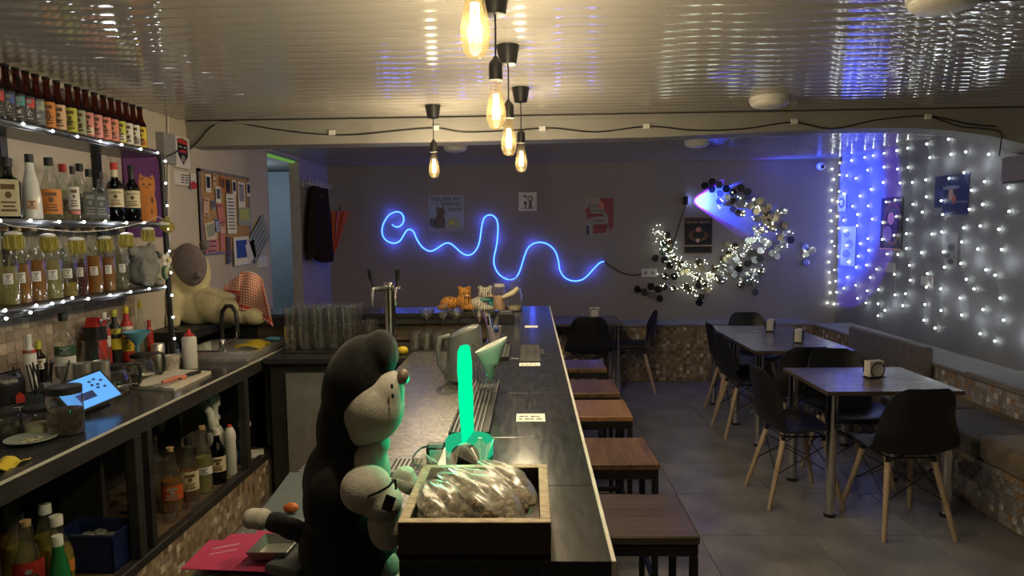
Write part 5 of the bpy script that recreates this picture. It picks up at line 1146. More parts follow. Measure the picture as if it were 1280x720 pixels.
g = G(); g.cyl(o + V((.122, -.06, .13)), o + V((.122, -.06, .10)), .015, .013, 12); g.obj('nozzle', 'chrome', fc, smooth=40)
g = G(); g.tube([o + V((.015, 0, .05)), o + V((.05, .02, .055)), o + V((.085, .03, .09))], .006, 6); g.obj('lever', 'chrome', fc, smooth=60)
t = thing('cleaning_cloth', 'folded bright yellow cloth lying in the sink corner', 'cloth', (-1.83, 4.2, sz)); o = V((-1.80, 4.30, sz + .012))
g = G(); g.grid(lambda u_, v_: o + V((.16 * (u_ - .5), .20 * (v_ - .5), .012 * math.sin(PI * u_) + .007 * math.sin(7 * v_ + 3 * u_))), 12, 12, .012); g.obj('fabric', 'p_yellow', t, smooth=60)
t = thing('sponge', 'blue sponge beside the yellow cloth at the sink', 'sponge', (-1.75, 4.5, sz)); g = G(); g.box(-1.80, -1.70, 4.50, 4.56, sz + .001, sz + .024, .008); g.obj('foam', 'p_skyblue', t, smooth=60)

# ledge in the corner and the big cream plush on it
lg = thing('corner_ledge', 'black ledge in the corner behind the sink', 'ledge', (-2.15, 4.3, .94)); g = G(); g.box(-2.295, -2.03, 3.93, 4.63, 1.03, 1.085, .004); g.obj('board', 'bar_body', lg)
g = G(); g.box(-2.295, -2.26, 3.93, 4.63, .936, 1.029); g.obj('wall_cleat', 'bar_body', lg)
YP = 4.33
pl = thing('cream_plush', 'large cream plush animal with mauve face leaning over the sink', 'plush toy', (-2.13, YP, 1.086))
blob('body', [E(236, 340, 27, 33, YP, .115, -8), E(245, 385, 24, 24, YP, .11), E(268, 382, 33, 23, YP - .02, .10, 14), E(293, 388, 26, 17, YP - .06, .075, 12), E(217, 380, 10, 26, YP - .10, .05, -4), E(216, 402, 9, 14, YP - .13, .045), E(318, 395, 16, 11, YP - .08, .06, 10)], 'fur_cream', pl, .011, 6, 1.086, XL + .006)
blob('face', [E(237, 331, 22, 28, YP - .075, .060, -6)], 'fur_mauve', pl, .008, 5, 1.0, XL + .006)
g = G(); g.ell(PY(256, 306, YP), (.035, .03, .035), 12, 8); g.obj('ear', 'fur_mauve', pl, smooth=80)
g = G(); g.ell(PY(248, 344, YP - .118), (.024, .022, .020), 12, 8); g.obj('nose', 'fur_mauve', pl, smooth=80)
# checked tea towel over its leg
m, nt, out = nodes('tea_towel'); N = nt.nodes; L = nt.links
b = N.new('ShaderNodeBsdfPrincipled'); b.inputs['Roughness'].default_value = .9; L.new(b.outputs[0], out.inputs[0])
uvn = N.new('ShaderNodeTexCoord'); sp = N.new('ShaderNodeSeparateXYZ'); L.new(uvn.outputs['UV'], sp.inputs[0])
def stripe(sock, k, lo):
    a = N.new('ShaderNodeMath'); a.operation = 'MULTIPLY'; L.new(sock, a.inputs[0]); a.inputs[1].default_value = k
    f = N.new('ShaderNodeMath'); f.operation = 'FRACT'; L.new(a.outputs[0], f.inputs[0]); c = N.new('ShaderNodeMath'); c.operation = 'GREATER_THAN'; L.new(f.outputs[0], c.inputs[0]); c.inputs[1].default_value = lo; return c.outputs[0]
s1, s2 = stripe(sp.outputs[0], 13, .5), stripe(sp.outputs[1], 15, .5)
def band(sock, lo, hi):
    a = N.new('ShaderNodeMath'); a.operation = 'GREATER_THAN'; L.new(sock, a.inputs[0]); a.inputs[1].default_value = lo
    c = N.new('ShaderNodeMath'); c.operation = 'LESS_THAN'; L.new(sock, c.inputs[0]); c.inputs[1].default_value = hi
    d = N.new('ShaderNodeMath'); d.operation = 'MULTIPLY'; L.new(a.outputs[0], d.inputs[0]); L.new(c.outputs[0], d.inputs[1]); return d.outputs[0]
ad = N.new('ShaderNodeMath'); ad.operation = 'ADD'; L.new(s1, ad.inputs[0]); L.new(s2, ad.inputs[1])
b1 = band(sp.outputs[1], .84, .92); b2 = band(sp.outputs[0], .06, .12); b3 = band(sp.outputs[0], .88, .94); mxx = ad.outputs[0]
for bb in (b1, b2, b3):
    q1 = N.new('ShaderNodeMath'); q1.operation = 'MULTIPLY_ADD'; L.new(bb, q1.inputs[0]); q1.inputs[1].default_value = 2.0; L.new(mxx, q1.inputs[2]); mxx = q1.outputs[0]
dv = N.new('ShaderNodeMath'); dv.operation = 'MULTIPLY'; L.new(mxx, dv.inputs[0]); dv.inputs[1].default_value = .5; dv.use_clamp = True
rp = N.new('ShaderNodeValToRGB'); rp.color_ramp.interpolation = 'CONSTANT'; rp.color_ramp.elements[0].color = (.72, .62, .52, 1); rp.color_ramp.elements[1].color = (.42, .06, .04, 1); rp.color_ramp.elements[1].position = .9
e = rp.color_ramp.elements.new(.4); e.color = (.58, .26, .18, 1); L.new(dv.outputs[0], rp.inputs[0]); L.new(rp.outputs[0], b.inputs['Base Color'])
tw = thing('tea_towel', 'red and white checked tea towel draped over the cream plush\'s leg', 'towel', PY(318, 405, 4.1))
cr = {(0, 0): (302, 340), (1, 0): (330, 346), (0, 1): (296, 388), (1, 1): (332, 408)}
def towel(u_, v_):
    x = 300 + 28 * u_ + 14 * v_ * u_ - 8 * v_ * (1 - u_); y = 341 + 8 * u_ + v_ * (46 + 14 * u_) - 5 * math.sin(PI * u_)
    yy = YP - .10 - .035 * math.sin(PI * min(1, v_ * 1.2)) + .018 * math.sin(u_ * 9 + v_ * 3) * (.3 + v_)
    return PY(x, y, yy)
g = G(); g.grid(towel, 20, 20)
ow = g.obj('cloth', 'tea_towel', tw, smooth=80); uvl = ow.data.uv_layers.new(name='UVMap')
for li, l in enumerate(ow.data.loops): vi = l.vertex_index; uvl.data[li].uv = ((vi // 21) / 20, (vi % 21) / 20)
md = ow.modifiers.new('s', 'SOLIDIFY'); md.thickness = .004
def towel2(u_, v_): return PY(281 + 22 * u_ - 2 * v_, 356 - 15 * u_ + v_ * (7 + 22 * u_), YP - .12 + .012 * math.sin(6 * u_))
g = G(); g.grid(towel2, 10, 10); ow = g.obj('cloth_flap', 'tea_towel', tw, smooth=80); uvl = ow.data.uv_layers.new(name='UVMap')
for li, l in enumerate(ow.data.loops): vi = l.vertex_index; uvl.data[li].uv = (.2 + (vi // 11) / 20, .45 + (vi % 11) / 20)
md = ow.modifiers.new('s', 'SOLIDIFY'); md.thickness = .004

# ================================================================== things under the left counter
z0 = .2855
bottle('cola bottle with red script label on the lower shelf', (-1.86, 2.36, z0), 'taper', .052, .32, 'glass_bottle', ('liq_brown', .25), [('p_red', .36, .62)], ('cork', 'cork'), ('Cola', .44, 1.1, .09))
bottle('green bottle with white cap at the bottom edge on the lower shelf', (-1.745, 2.36, z0), 'taper', .042, .275, colour('green_glass', (.02, .16, .05), .12), None, None, ('p_white', 'cap'))
bottle('bottle with red cap at the far left of the lower shelf', (-1.93, 2.26, z0), 'spirit', .04, .34, 'glass_bottle', ('liq_orange', .4), None, ('p_red', 'cap'))
for i, (x, y, lq, r_, h_) in enumerate(((-1.955, 2.44, 'liq_yellow', .055, .33), (-1.83, 2.475, 'liq_yellow', .055, .30), (-2.06, 2.53, 'liq_orange', .052, .34), (-1.935, 2.56, 'liq_yellow', .055, .31), (-2.13, 2.66, 'liq_orange', .05, .32))):
    bottle('large bottle of yellow juice on the lower shelf, number %s of five from the front' % ('one', 'two', 'three', 'four', 'five')[i], (x, y, z0), 'flask', r_, h_, 'glass_bottle', (lq, .62), [('p_orange', .30, .46)] if i in (1, 3) else None, ('p_white', 'cap') if i % 2 else None, group='juice bottles on the lower shelf')
t = thing('blue_crate', 'dark blue plastic tub on the lower shelf', 'tub', (-1.88, 2.90 - .2, z0)); x0, x1, y0, y1, h_ = -1.96, -1.71, 2.62, 2.785, .155
g = G()
for (a, b, c_, d_) in ((x0, x1, y0, y0 + .008), (x0, x1, y1 - .008, y1), (x0, x0 + .008, y0, y1), (x1 - .008, x1, y0, y1)): g.box(a, b, c_, d_, z0, z0 + h_, .002)
g.box(x0, x1, y0, y1, z0, z0 + .006); g.obj('wall', colour('tub_blue', (.012, .022, .085), .4), t)
g = G(); g.tube([(x0, y0, z0 + h_), (x1, y0, z0 + h_), (x1, y1, z0 + h_), (x0, y1, z0 + h_)], .008, 6, True); g.obj('rim', 'tub_blue', t, smooth=50)
for k in range(5): g = G(); g.ell((x0 + .05 + .035 * k, y0 + .06 + .03 * (k % 3), z0 + .11), (.035, .03, .025), 10, 7); g.obj('wrapped_item', 'plastic_film', t, smooth=80)
bottle('dark wine bottle with orange and pink label on the lower shelf', (-1.785, 2.995, z0), 'wine', .037, .31, 'glass_dark', None, [('p_orange', .15, .42), ('p_pink', .43, .56)], ('p_black', 'cap'))
for (x, y, sh, r_, h_, gl, lq, lb, cp_, tx) in (
    (-1.86, 3.10, 'spirit', .042, .33, 'glass_bottle', ('liq_amber', .3), [('paper', .30, .42)], ('cork', 'cork'), 'corked bottle with small white tag, beside the orange labelled wine'),
    (-1.97, 3.22, 'wine', .037, .36, 'glass_dark', None, [('p_white', .66, .72)], ('p_red', 'stopper'), 'dark bottle with red capsule at the back of the lower shelf'),
    (-1.80, 3.25, 'flask', .052, .305, 'glass_bottle', ('liq_amber', .52), [('p_rust', .22, .46)], ('cork', 'cork'), 'round bourbon bottle with rusty label and cork on the lower shelf'),
    (-1.94, 3.36, 'spirit', .04, .33, 'glass_bottle', ('liq_clear', .4), None, ('cork', 'cork'), 'clear corked bottle behind the bourbon on the lower shelf'),
    (-1.775, 3.38, 'flask', .046, .315, 'glass_bottle', ('liq_amber', .5), [('p_cream', .20, .52)], ('p_black', 'stopper'), 'bourbon bottle with cream label and black stopper on the lower shelf'),
    (-1.76, 3.50, 'cordial', .044, .34, 'glass_bottle', ('liq_pale', .56), [('paper', .30, .42)], ('cork', 'cork'), 'tall cloudy corked bottle in the middle of the lower shelf'),
    (-1.745, 3.63, 'spirit', .044, .30, 'glass_dark', None, [('p_cream', .24, .52)], ('p_white', 'cap'), 'dark bottle with cream label near the drain pipe')):
    bottle(tx, (x, y, z0), sh, r_, h_, gl, lq, lb, cp_)
for i, (x, y) in enumerate(((-1.74, 3.13), (-1.715, 3.28), (-1.99, 3.55), (-1.91, 3.60))):
    lathe_thing('tumbler', 'small clear tumbler between the lower shelf bottles, %s of four' % ordn[i], 'glass', V((x, y, z0)), [(.024, 0), (.026, .004), (.032, .08), (.029, .079), (.022, .012), (.001, .012)], 'glass_clear', 18, group='tumblers on the lower shelf')
for i, (x, y) in enumerate(((-2.10, 2.90), (-2.20, 2.93), (-2.02, 2.96), (-2.12, 3.00), (-2.21, 3.03), (-2.04, 3.06))):
    lathe_thing('highball_glass', 'clear highball glass at the back of the lower shelf, %s of six' % ordn[i], 'glass', V((x, y, z0)), [(.030, 0), (.032, .004), (.038, .15), (.035, .149), (.029, .014), (.001, .012)], 'glass_clear', 18, group='highball glasses on the lower shelf')
t = thing('air_freshener', 'white spray can with red button standing by the drain pipe', 'spray can', (-1.73, 3.76, z0)); o = t.location
g = G(); g.lathe([(.028, 0), (.03, .004), (.03, .19), (.033, .21), (.030, .245), (.016, .275), (.001, .28)], 18, o); g.obj('body', 'white_plastic', t, smooth=50); g = G(); g.ell(o + V((.0, 0, .28)), (.014, .014, .012), 10, 6); g.obj('button', 'p_red', t, smooth=80)
sb_ = bottle('blue window cleaner spray bottle near the end of the lower shelf', (-1.74, 3.95, z0), 'flask', .036, .20, 'glass_bottle', ('liq_blue', .6), None, ('p_white', 'stopper'), name='spray_bottle')
o = V((-1.74, 3.95, z0 + .217)); g = G(); g.ob(o + V((.015, 0, .02)), (.035, .013, .016), None, .005); g.tube([o + V((.03, 0, .01)), o + V((.04, 0, -.02))], .004, 6); g.obj('trigger', 'white_plastic', sb_, smooth=40)
t = thing('drain_pipe', 'white plastic siphon pipe under the sink', 'pipe', (-1.88, 3.9, z0)); o = V((-1.86, 3.86, 0))
g = G(); g.tube([o + V((0, 0, .80)), o + V((0, 0, .62)), o + V((.01, -.02, .55)), o + V((.03, -.07, .53)), o + V((.03, -.10, .56)), o + V((.03, -.11, .64)), o + V((-.05, -.05, .70)), o + V((-.2, .05, .72))], .022, 10); g.obj('bend', 'white_plastic', t, smooth=60)
for a, b, r_ in ((.66, .72, .034), (.58, .60, .030)): g = G(); g.cyl(o + V((0, 0, a)), o + V((0, 0, b)), r_, n=14); g.obj('collar', 'white_plastic', t, smooth=40)
g = G(); g.lathe([(.045, .40), (.05, .41), (.05, .52), (.035, .55)], 16, o + V((.02, -.05, -.0))); g.obj('trap', 'white_plastic', t, smooth=40)
t = thing('paper_stack', 'loose white papers at the end of the lower shelf', 'papers', (-1.8, 4.1, z0))
for k in range(3): g = G(); g.ob((-1.78 + .01 * k, 4.09, z0 + .003 + .005 * k), (.08, .06, .002), Matrix.Rotation(.2 * k, 3, 'Z')); g.obj('sheet', 'paper', t)
t = thing('power_strip', 'white power strip hanging behind the spray bottle', 'power strip', (-2.27, 4.0, .5)); g = G(); g.box(-2.278, -2.24, 3.97, 4.03, .47, .76, .01); g.obj('case', 'grey_plastic', t)

# ================================================================== glasses, tap and toys at the back of the bar
BCZ = .9005
tr = thing('drain_tray', 'black tray under the tall beer glasses', 'tray', (-1.35, 4.4, BCZ)); g = G(); g.box(-1.60, -1.02, 4.22, 4.60, BCZ, BCZ + .008, .002); g.obj('mat', 'rubber', tr)
def tumblerish(label, prof, group, n=16, mat='glass_clear'):
    t = thing('beer_glass', label, 'glass', (0, 0, 0), group); g = G(); g.lathe(prof, n, (0, 0, 0), capt=False); g.obj('body', mat, t, smooth=40); return t
tall = [(.030, 0), (.032, .004), (.0335, .02), (.042, .158), (.043, .16), (.040, .158), (.0315, .024), (.001, .022)]
pr_ = tumblerish('tall beer glass in the stacked block left of the beer tap', tall, 'stacked beer glasses'); first = True
for r_ in range(3):
    for c_ in range(5):
        for s in range(2):
            p = (-1.545 + c_ * .0925 + .004 * r_, 4.285 + r_ * .105, BCZ + .0085 + s * .118)
            lb = '%s beer glass, %s row, %s stack from the left, beside the tap' % (('lower', 'upper')[s], ('front', 'middle', 'back')[r_], ordn[c_])
            if first: pr_.location = p; first = False; pr_['label'] = lb
            else: dup(pr_, p, None, lb)
low = tumblerish('low thick glass right of the stacked beer glasses', [(.034, 0), (.037, .006), (.041, .085), (.042, .088), (.038, .086), (.034, .02), (.001, .018)], 'low glasses beside the beer tap'); first = True
for (x, y, z) in ((-1.055, 4.36, 0), (-1.06, 4.47, 0), (-1.055, 4.36, .088), (-1.06, 4.47, .088), (-.985, 4.50, 0)):
    p = (x, y, BCZ + (.0085 if x < -1.03 else 0) + z)
    lb = '%s low thick glass %s, right of the stacked beer glasses' % ('Upper' if z else 'Lower', 'in front' if y < 4.4 else 'behind' if x < -1.03 else 'standing apart')
    if first: low.location = p; first = False; low['label'] = lb
    else: dup(low, p, None, lb)
# beer tap
tp = thing('beer_tap', 'chrome beer tap tower with two black handles', 'beer tap', (-.895, 4.27, BCZ)); o = V((-.895, 4.27, BCZ))
g = G(); g.lathe([(.055, 0), (.055, .012), (.038, .02), (.036, .03), (.036, .40), (.040, .41), (.040, .425), (.030, .445), (.001, .45)], 24, o); g.obj('tower', 'chrome', tp, smooth=40)
g = G(); g.cyl(o + V((-.085, -.02, .405)), o + V((.075, -.02, .405)), .017, n=14); g.obj('cross_bar', 'chrome', tp, smooth=40)
for s in (-1, 1):
    b = o + V((.062 * s - .005 - (.018 if s < 0 else 0), -.03, .405)); g = G(); g.cyl(b + V((0, .02, 0)), b + V((0, -.05, 0)), .013, n=12); g.ell(b + V((0, -.05, 0)), (.018, .018, .018), 10, 7); fc_ = g.obj('faucet', 'chrome', tp, smooth=60)
    g = G(); g.tube([b + V((0, -.055, 0)), b + V((0, -.075, -.03)), b + V((0, -.08, -.10))], [.011, .009, .006], 8); g.obj('spout', 'chrome', fc_, smooth=60)
    g = G(); g.tube([b + V((0, -.05, .015)), b + V((.006 * s, -.055, .05)), b + V((.012 * s, -.06, .07)), b + V((.016 * s, -.065, .125))], [.006, .007, .013, .017], 10); g.obj('handle', 'black_plastic', fc_, smooth=60)
# tumblers and stemware
g = G(); g.box(-.78, -.46, 4.26, 4.58, BCZ, BCZ + .006, .002); tg = thing('drain_tray', 'black tray under the tumblers right of the beer tap', 'tray', (-.6, 4.4, BCZ)); g.obj('mat', 'rubber', tg)
tb = tumblerish('short tumbler in the rows right of the beer tap', [(.027, 0), (.030, .006), (.034, .10), (.035, .103), (.031, .10), (.027, .02), (.001, .018)], 'tumblers right of the beer tap'); first = True
for r_ in range(3):
    for c_ in range(4):
        p = (-.748 + c_ * .073, 4.30 + r_ * .075, BCZ + .0065)
        lb = 'tumbler right of the beer tap, %s row, %s from the left' % (('front', 'middle', 'back')[r_], ordn[c_])
        if first: tb.location = p; first = False; tb['label'] = lb
        else: dup(tb, p, None, lb)
cpg = thing('coupe_glass', 'wide stemmed coupe glass in the row before the back bar', 'glass', (0, 0, 0), 'coupe glasses')
g = G(); g.lathe([(.036, 0), (.034, .003), (.006, .008), (.0042, .02), (.004, .15), (.008, .165), (.030, .18), (.048, .205), (.054, .232), (.0525, .232), (.046, .207), (.028, .183), (.001, .17)], 20, (0, 0, 0), capt=False); g.obj('glass', 'glass_clear', cpg, smooth=50); first = True
for x in (533, 570, 599, 622):
    q_ = PZ(x, 431, BCZ); p = (q_.x, 4.52, BCZ if q_.x > -.45 else BCZ + .0065)
    if x == 622: p = (-.30, 4.52, BCZ)
    lb = 'wide stemmed coupe glass before the back bar, %s from the left' % {533: 'first', 570: 'second', 599: 'third', 622: 'fourth'}[x]
    if first: cpg.location = (p[0], 4.55, p[2]); first = False; cpg['label'] = lb
    else: dup(cpg, (p[0], 4.55, p[2]), None, lb)
wg = thing('wine_glass', 'taller wine glass between the coupe glasses', 'glass', (-.598, 4.55, BCZ + .0065)); o = wg.location
g = G(); g.lathe([(.034, 0), (.032, .003), (.006, .008), (.004, .02), (.004, .15), (.012, .165), (.030, .185), (.037, .215), (.034, .262), (.0335, .262), (.036, .215), (.028, .187), (.001, .168)], 20, o, capt=False); g.obj('glass', 'glass_clear', wg, smooth=50)
t = thing('lemon', 'small yellow lemon beside the beer tap', 'lemon', (-.83, 4.20, BCZ)); g = G(); g.ell((-.80, 4.16, BCZ + .026), (.035, .026, .026), 14, 9); g.obj('rind', 'p_yellow', t, smooth=80)

# tiger toys on the back bar
def stripes(name, c1, c2):
    m = pm(name, c1, .9, var=0, vs=1, bump=.6, bs=200); nt = m.node_tree; rp = [n for n in nt.nodes if n.type == 'VALTORGB'][0]; nz = [n for n in nt.nodes if n.type == 'TEX_NOISE'][0]
    wv = nt.nodes.new('ShaderNodeTexWave'); wv.inputs['Scale'].default_value = 24; wv.inputs['Distortion'].default_value = 5; wv.inputs['Detail'].default_value = 1.5; wv.inputs['Detail Scale'].default_value = 2
    nt.links.new(nz.inputs['Vector'].links[0].from_socket, wv.inputs['Vector']); nt.links.new(wv.outputs['Fac'], rp.inputs[0])
    rp.color_ramp.elements[0].color = c4(c2); rp.color_ramp.elements[0].position = .26; rp.color_ramp.elements[1].color = c4(c1); rp.color_ramp.elements[1].position = .36
stripes('tiger_orange', (.68, .30, .05), (.03, .015, .01)); stripes('tiger_white', (.70, .66, .55), (.03, .025, .02))
TY = 4.80
def tiger(label, x, mat, wide):
    t = thing('tiger_plush', label, 'plush toy', PY(x, 388, TY))
    if wide: es = [E(x - 11, 379, 12, 8.5, TY, .055), E(x + 7, 377, 10, 11, TY, .055), E(x + 8, 367, 8, 8, TY, .05), E(x + 13, 384.5, 9, 4, TY - .03, .03), E(x + 2, 360.5, 3, 3, TY, .02), E(x + 13, 360.5, 3, 3, TY, .02), E(x - 20, 384.5, 8, 3.5, TY - .04, .02)]
    else: es = [E(x - 4, 380, 12, 9, TY, .06), E(x + 4, 367, 9, 8.5, TY, .055), E(x + 4, 385, 11, 4, TY - .04, .03), E(x - 3, 359.5, 3, 3, TY, .02), E(x + 10, 359.5, 3, 3, TY, .02)]
    blob('body', es, mat, t, .0055, 3, 1.1005)
    for dx in (2, 8): g = G(); g.ell(PY(x + 5 + dx, 366, TY - .048), (.005, .004, .006), 8, 5); g.obj('eye', 'p_black', t, smooth=80)
    g = G(); g.ell(PY(x + 11, 370, TY - .045), (.013, .014, .010), 10, 6); g.obj('muzzle', 'p_peach', t, smooth=80)
    return t
tiger('orange striped tiger plush lying on the back bar', 573, 'tiger_orange', True)
t = tiger('white striped tiger plush with a teal scarf on the back bar', 603, 'tiger_white', False)
g = G(); c_ = PY(607, 375, TY); g.tube([c_ + V((.045 * math.cos(a), .05 * math.sin(a), -.006 * math.sin(a))) for a in [k * PI / 7 for k in range(14)]], .009, 6, True); g.bar(c_ + V((.035, -.03, 0)), c_ + V((.055, -.045, -.06)), .03, .008, .003); g.obj('scarf', 'p_teal', t, smooth=60)
# jars on the back bar
TY2 = 4.74
def bjar(label, x, ytop, rr_, h_, fill, fm, stop):
    o = PZ(x, 389, 1.1005); o = V((o.x, TY2, 1.1005)); t = thing('cookie_jar', label, 'jar', o)
    g = G(); g.lathe([(rr_ * .92, 0), (rr_, .006), (rr_, h_ * .75), (rr_ * .75, h_ * .9), (rr_ * .75, h_)], 22, o, capt=False); g.obj('glass', 'glass_clear', t, smooth=40)
    if fm: g = G(); g.lathe([(rr_ * .9, .006), (rr_ * .94, .01), (rr_ * .94, h_ * fill), (.001, h_ * fill + .008)], 18, o); g.obj('contents', fm, t, smooth=40)
    if stop: g = G(); g.lathe([(rr_ * .5, h_), (rr_ * .5, h_ + .02), (rr_ * .42, h_ + .03), (rr_ * .6, h_ + .035), (rr_ * .72, h_ + .04), (rr_ * .72, h_ + .068), (rr_ * .6, h_ + .075)], 18, o); g.obj('stopper', 'glass_bottle', t, smooth=40)
    else: g = G(); g.lathe([(rr_ * .8, h_), (rr_ * .82, h_ + .018), (rr_ * .5, h_ + .02)], 18, o); g.obj('lid', 'edge_strip', t, smooth=40)
    return o
bjar('low glass jar of orange snacks on the back bar beside the white tiger', 624.5, 350, .048, .17, .6, 'p_peach', False)
o = bjar('tall glass jar with square stopper at the corner of the back bar', 643, 345, .056, .16, .2, 'p_cream', True)
t = thing('horn', 'cream coloured curved horn lying across the glass jars', 'horn', o + V((-.05, -.09, .11))); g = G(); g.tube([PY(628, 372, TY2 - .075), PY(634, 369.5, TY2 - .075), PY(641, 366.5, TY2 - .075), PY(648, 360, TY2 - .075)], [.010, .017, .019, .015], 12); g.obj('shell', 'p_cream', t, smooth=60)
# napkin box, pen cup, mats and stickers on the bar
t = thing('napkin_box', 'black box on the bar corner in front of the glass jars', 'box', (-.15, 4.2, 1.1005)); g = G(); g.box(-.205, -.105, 4.05, 4.22, 1.1005, 1.165, .004); g.obj('case', 'black_plastic', t); g = G(); g.box(-.19, -.12, 4.08, 4.19, 1.1655, 1.168); g.obj('slot', 'p_slate', t)
t = thing('pen_cup', 'grey cup of lilac pens beside the far bar mat', 'pen cup', (-.185, 3.36, 1.1005)); o = t.location + V((0, .0, 0))
g = G(); g.lathe([(.030, 0), (.032, .004), (.036, .085), (.033, .084), (.028, .008)], 18, o); g.obj('cup', colour('cup_lilac', (.35, .32, .38), .4), t, smooth=40)
for k, (dx, dy) in enumerate(((-.03, .01), (-.012, .02), (.02, .0), (.0, -.015))): g = G(); g.cyl(o + V((dx * .4, dy * .4, .008)), o + V((dx * 1.5 - .01, dy * 1.5, .155 - .01 * k)), .004, n=7); g.obj('pen', ('p_violet', 'p_lightblue', 'p_slate', 'p_blue')[k], t)
g = G(); g.ell(o + V((.012, -.036, .075)), (.014, .012, .014), 10, 7); g.obj('badge', 'p_blue', t, smooth=80)
def mat_(label, x0, x1, y0, y1):
    t = thing('bar_mat', label, 'bar mat', ((x0 + x1) / 2, (y0 + y1) / 2, 1.1005)); g = G(); g.box(x0, x1, y0, y1, 1.1005, 1.108, .001)
    for (a, b, c_, d_) in ((x0, x1, y0, y0 + .006), (x0, x1, y1 - .006, y1), (x0, x0 + .005, y0, y1), (x1 - .005, x1, y0, y1)): g.box(a, b, c_, d_, 1.108, 1.117)
    g.obj('tray', 'rubber', t)
    n = int((x1 - x0 - .016) / .0125)
    for k in range(n): x = x0 + .012 + k * .0125; g = G(); g.box(x - .0022, x + .0022, y0 + .008, y1 - .008, 1.1085, 1.116); g.obj('rib', colour('mat_rib', (.10, .10, .095), .4), t)
mat_('nearer black ribbed bar mat under the glass with the paper cone', -.228, -.118, 1.80, 2.46)
mat_('farther black ribbed bar mat beside the pen cup', -.222, -.10, 2.9, 3.30)
def sticker(label, x0, x1, y0, y1, tx=True):
    a = PZ(x0, y1, 1.1007); b = PZ(x1, y0, 1.1007); t = thing('bar_sticker', label, 'sticker', (a.x, a.y, 1.1)); g = G(); g.box(a.x, b.x, a.y, b.y, 1.1004, 1.1010); g.obj('paper', 'paper', t)
    if tx:
        for k in range(2):
            for j in range(4): w_ = (b.x - a.x) / 6; h_ = (b.y - a.y) / 4; xx = a.x + w_ * (.6 + 1.2 * j); yy = a.y + h_ * (1.0 + 1.3 * k); g = G(); g.box(xx, xx + w_ * (.6 + .4 * ((j + k) % 2)), yy, yy + h_ * .45, 1.1010, 1.1012); g.obj('print', 'ink', t)
    return t
sticker('printed white sticker on the bar top nearest to the viewer', 645, 681, 517, 527)
sticker('printed white sticker strip in the middle of the bar top', 649, 675, 453.5, 457.5)
sticker('narrow white sticker at the far end of the bar top', 656, 672, 407, 409.5, False)
t = thing('black_card', 'dark menu card lying on the bar top above the middle sticker', 'card', PZ(662, 440, 1.1005)); a = PZ(650, 452, 1.1005); b = PZ(673, 431, 1.1005); g = G(); g.box(a.x, b.x + .004, a.y, b.y, 1.1004, 1.1016); g.obj('sheet', colour('card_black', (.03, .03, .03), .8), t)
for k in range(3): g = G(); x_ = a.x + .02 + k * .035; g.box(x_, x_ + .02, a.y + .15, b.y - .12, 1.1017, 1.1019); g.obj('print', 'p_black', t)
# glass with paper cone
o = V((-.150, 2.31, 1.1085)); t = lathe_thing('cone_glass', 'stemless glass tumbler on the near bar mat holding a paper cone', 'glass', V((-.155, 2.30, 1.1175)), [(.030, 0), (.033, .004), (.036, .02), (.038, .09), (.039, .092), (.036, .09), (.033, .024), (.001, .02)], 'glass_clear', 24, 'glass')
pm('paper_cone', (.62, .66, .60), .8, var=.04)
t = thing('paper_cone', 'pale paper cone standing open in the glass on the bar', 'paper cone', (-.155, 2.30, 1.142)); o = V((-.158, 2.30, 1.142))
def cone(u_, v_):
    a = 2 * PI * u_; h_ = .130 + .026 * math.cos(a) ; r_ = .053 * v_ + .002; ax = V((.02, 0, h_ * v_)); return o + V((r_ * math.cos(a), r_ * .85 * math.sin(a), 0)) + ax
g = G(); g.grid(cone, 30, 6); co_ = g.obj('paper', 'paper_cone', t, smooth=60); md = co_.modifiers.new('s', 'SOLIDIFY'); md.thickness = .0012
# kettle on the work counter
pm('kettle_grey', (.17, .185, .18), .35)
t = thing('kettle', 'grey plastic kettle with slanted lid on the work counter behind the green lamp', 'kettle', (-.32, 3.36, BCZ)); o = V((-.335, 3.38, BCZ))
g = G(); g.lathe([(.088, 0), (.09, .008), (.085, .02)], 24, o); g.obj('base', 'black_plastic', t, smooth=40)
def ket(u_, v_):
    a = 2 * PI * u_; r_ = .092 - .018 * v_; h_ = .02 + v_ * (.235 + .035 * math.cos(a)); return o + V((r_ * 1.12 * math.cos(a), r_ * math.sin(a), h_))
g = G(); g.grid(ket, 32, 8); g.ell(o + V((0, 0, .256)), (.083, .072, .022), 20, 8, Matrix.Rotation(-.4, 3, 'Y')); g.obj('body', 'kettle_grey', t, smooth=50)
g = G(); g.tube([o + V(v) for v in ((-.075, -.03, .24), (-.115, -.05, .235), (-.13, -.055, .18), (-.125, -.05, .10), (-.095, -.035, .05))], .012, 8); g.obj('handle', 'kettle_grey', t, smooth=60)
g = G(); g.prism([(-.02, .05), (.03, .05), (.03, .19), (-.02, .21)], o + V((.045, -.086, 0)), (1, .0, 0), (0, .1, 1), .004); g.obj('water_gauge', 'p_slate', t)
lathe_thing('salt_shaker', 'small clear shaker standing in front of the kettle', 'shaker', V((-.40, 3.22, BCZ)), [(.022, 0), (.024, .004), (.022, .09), (.016, .11), (.018, .115), (.018, .13), (.001, .135)], 'glass_bottle', 16)

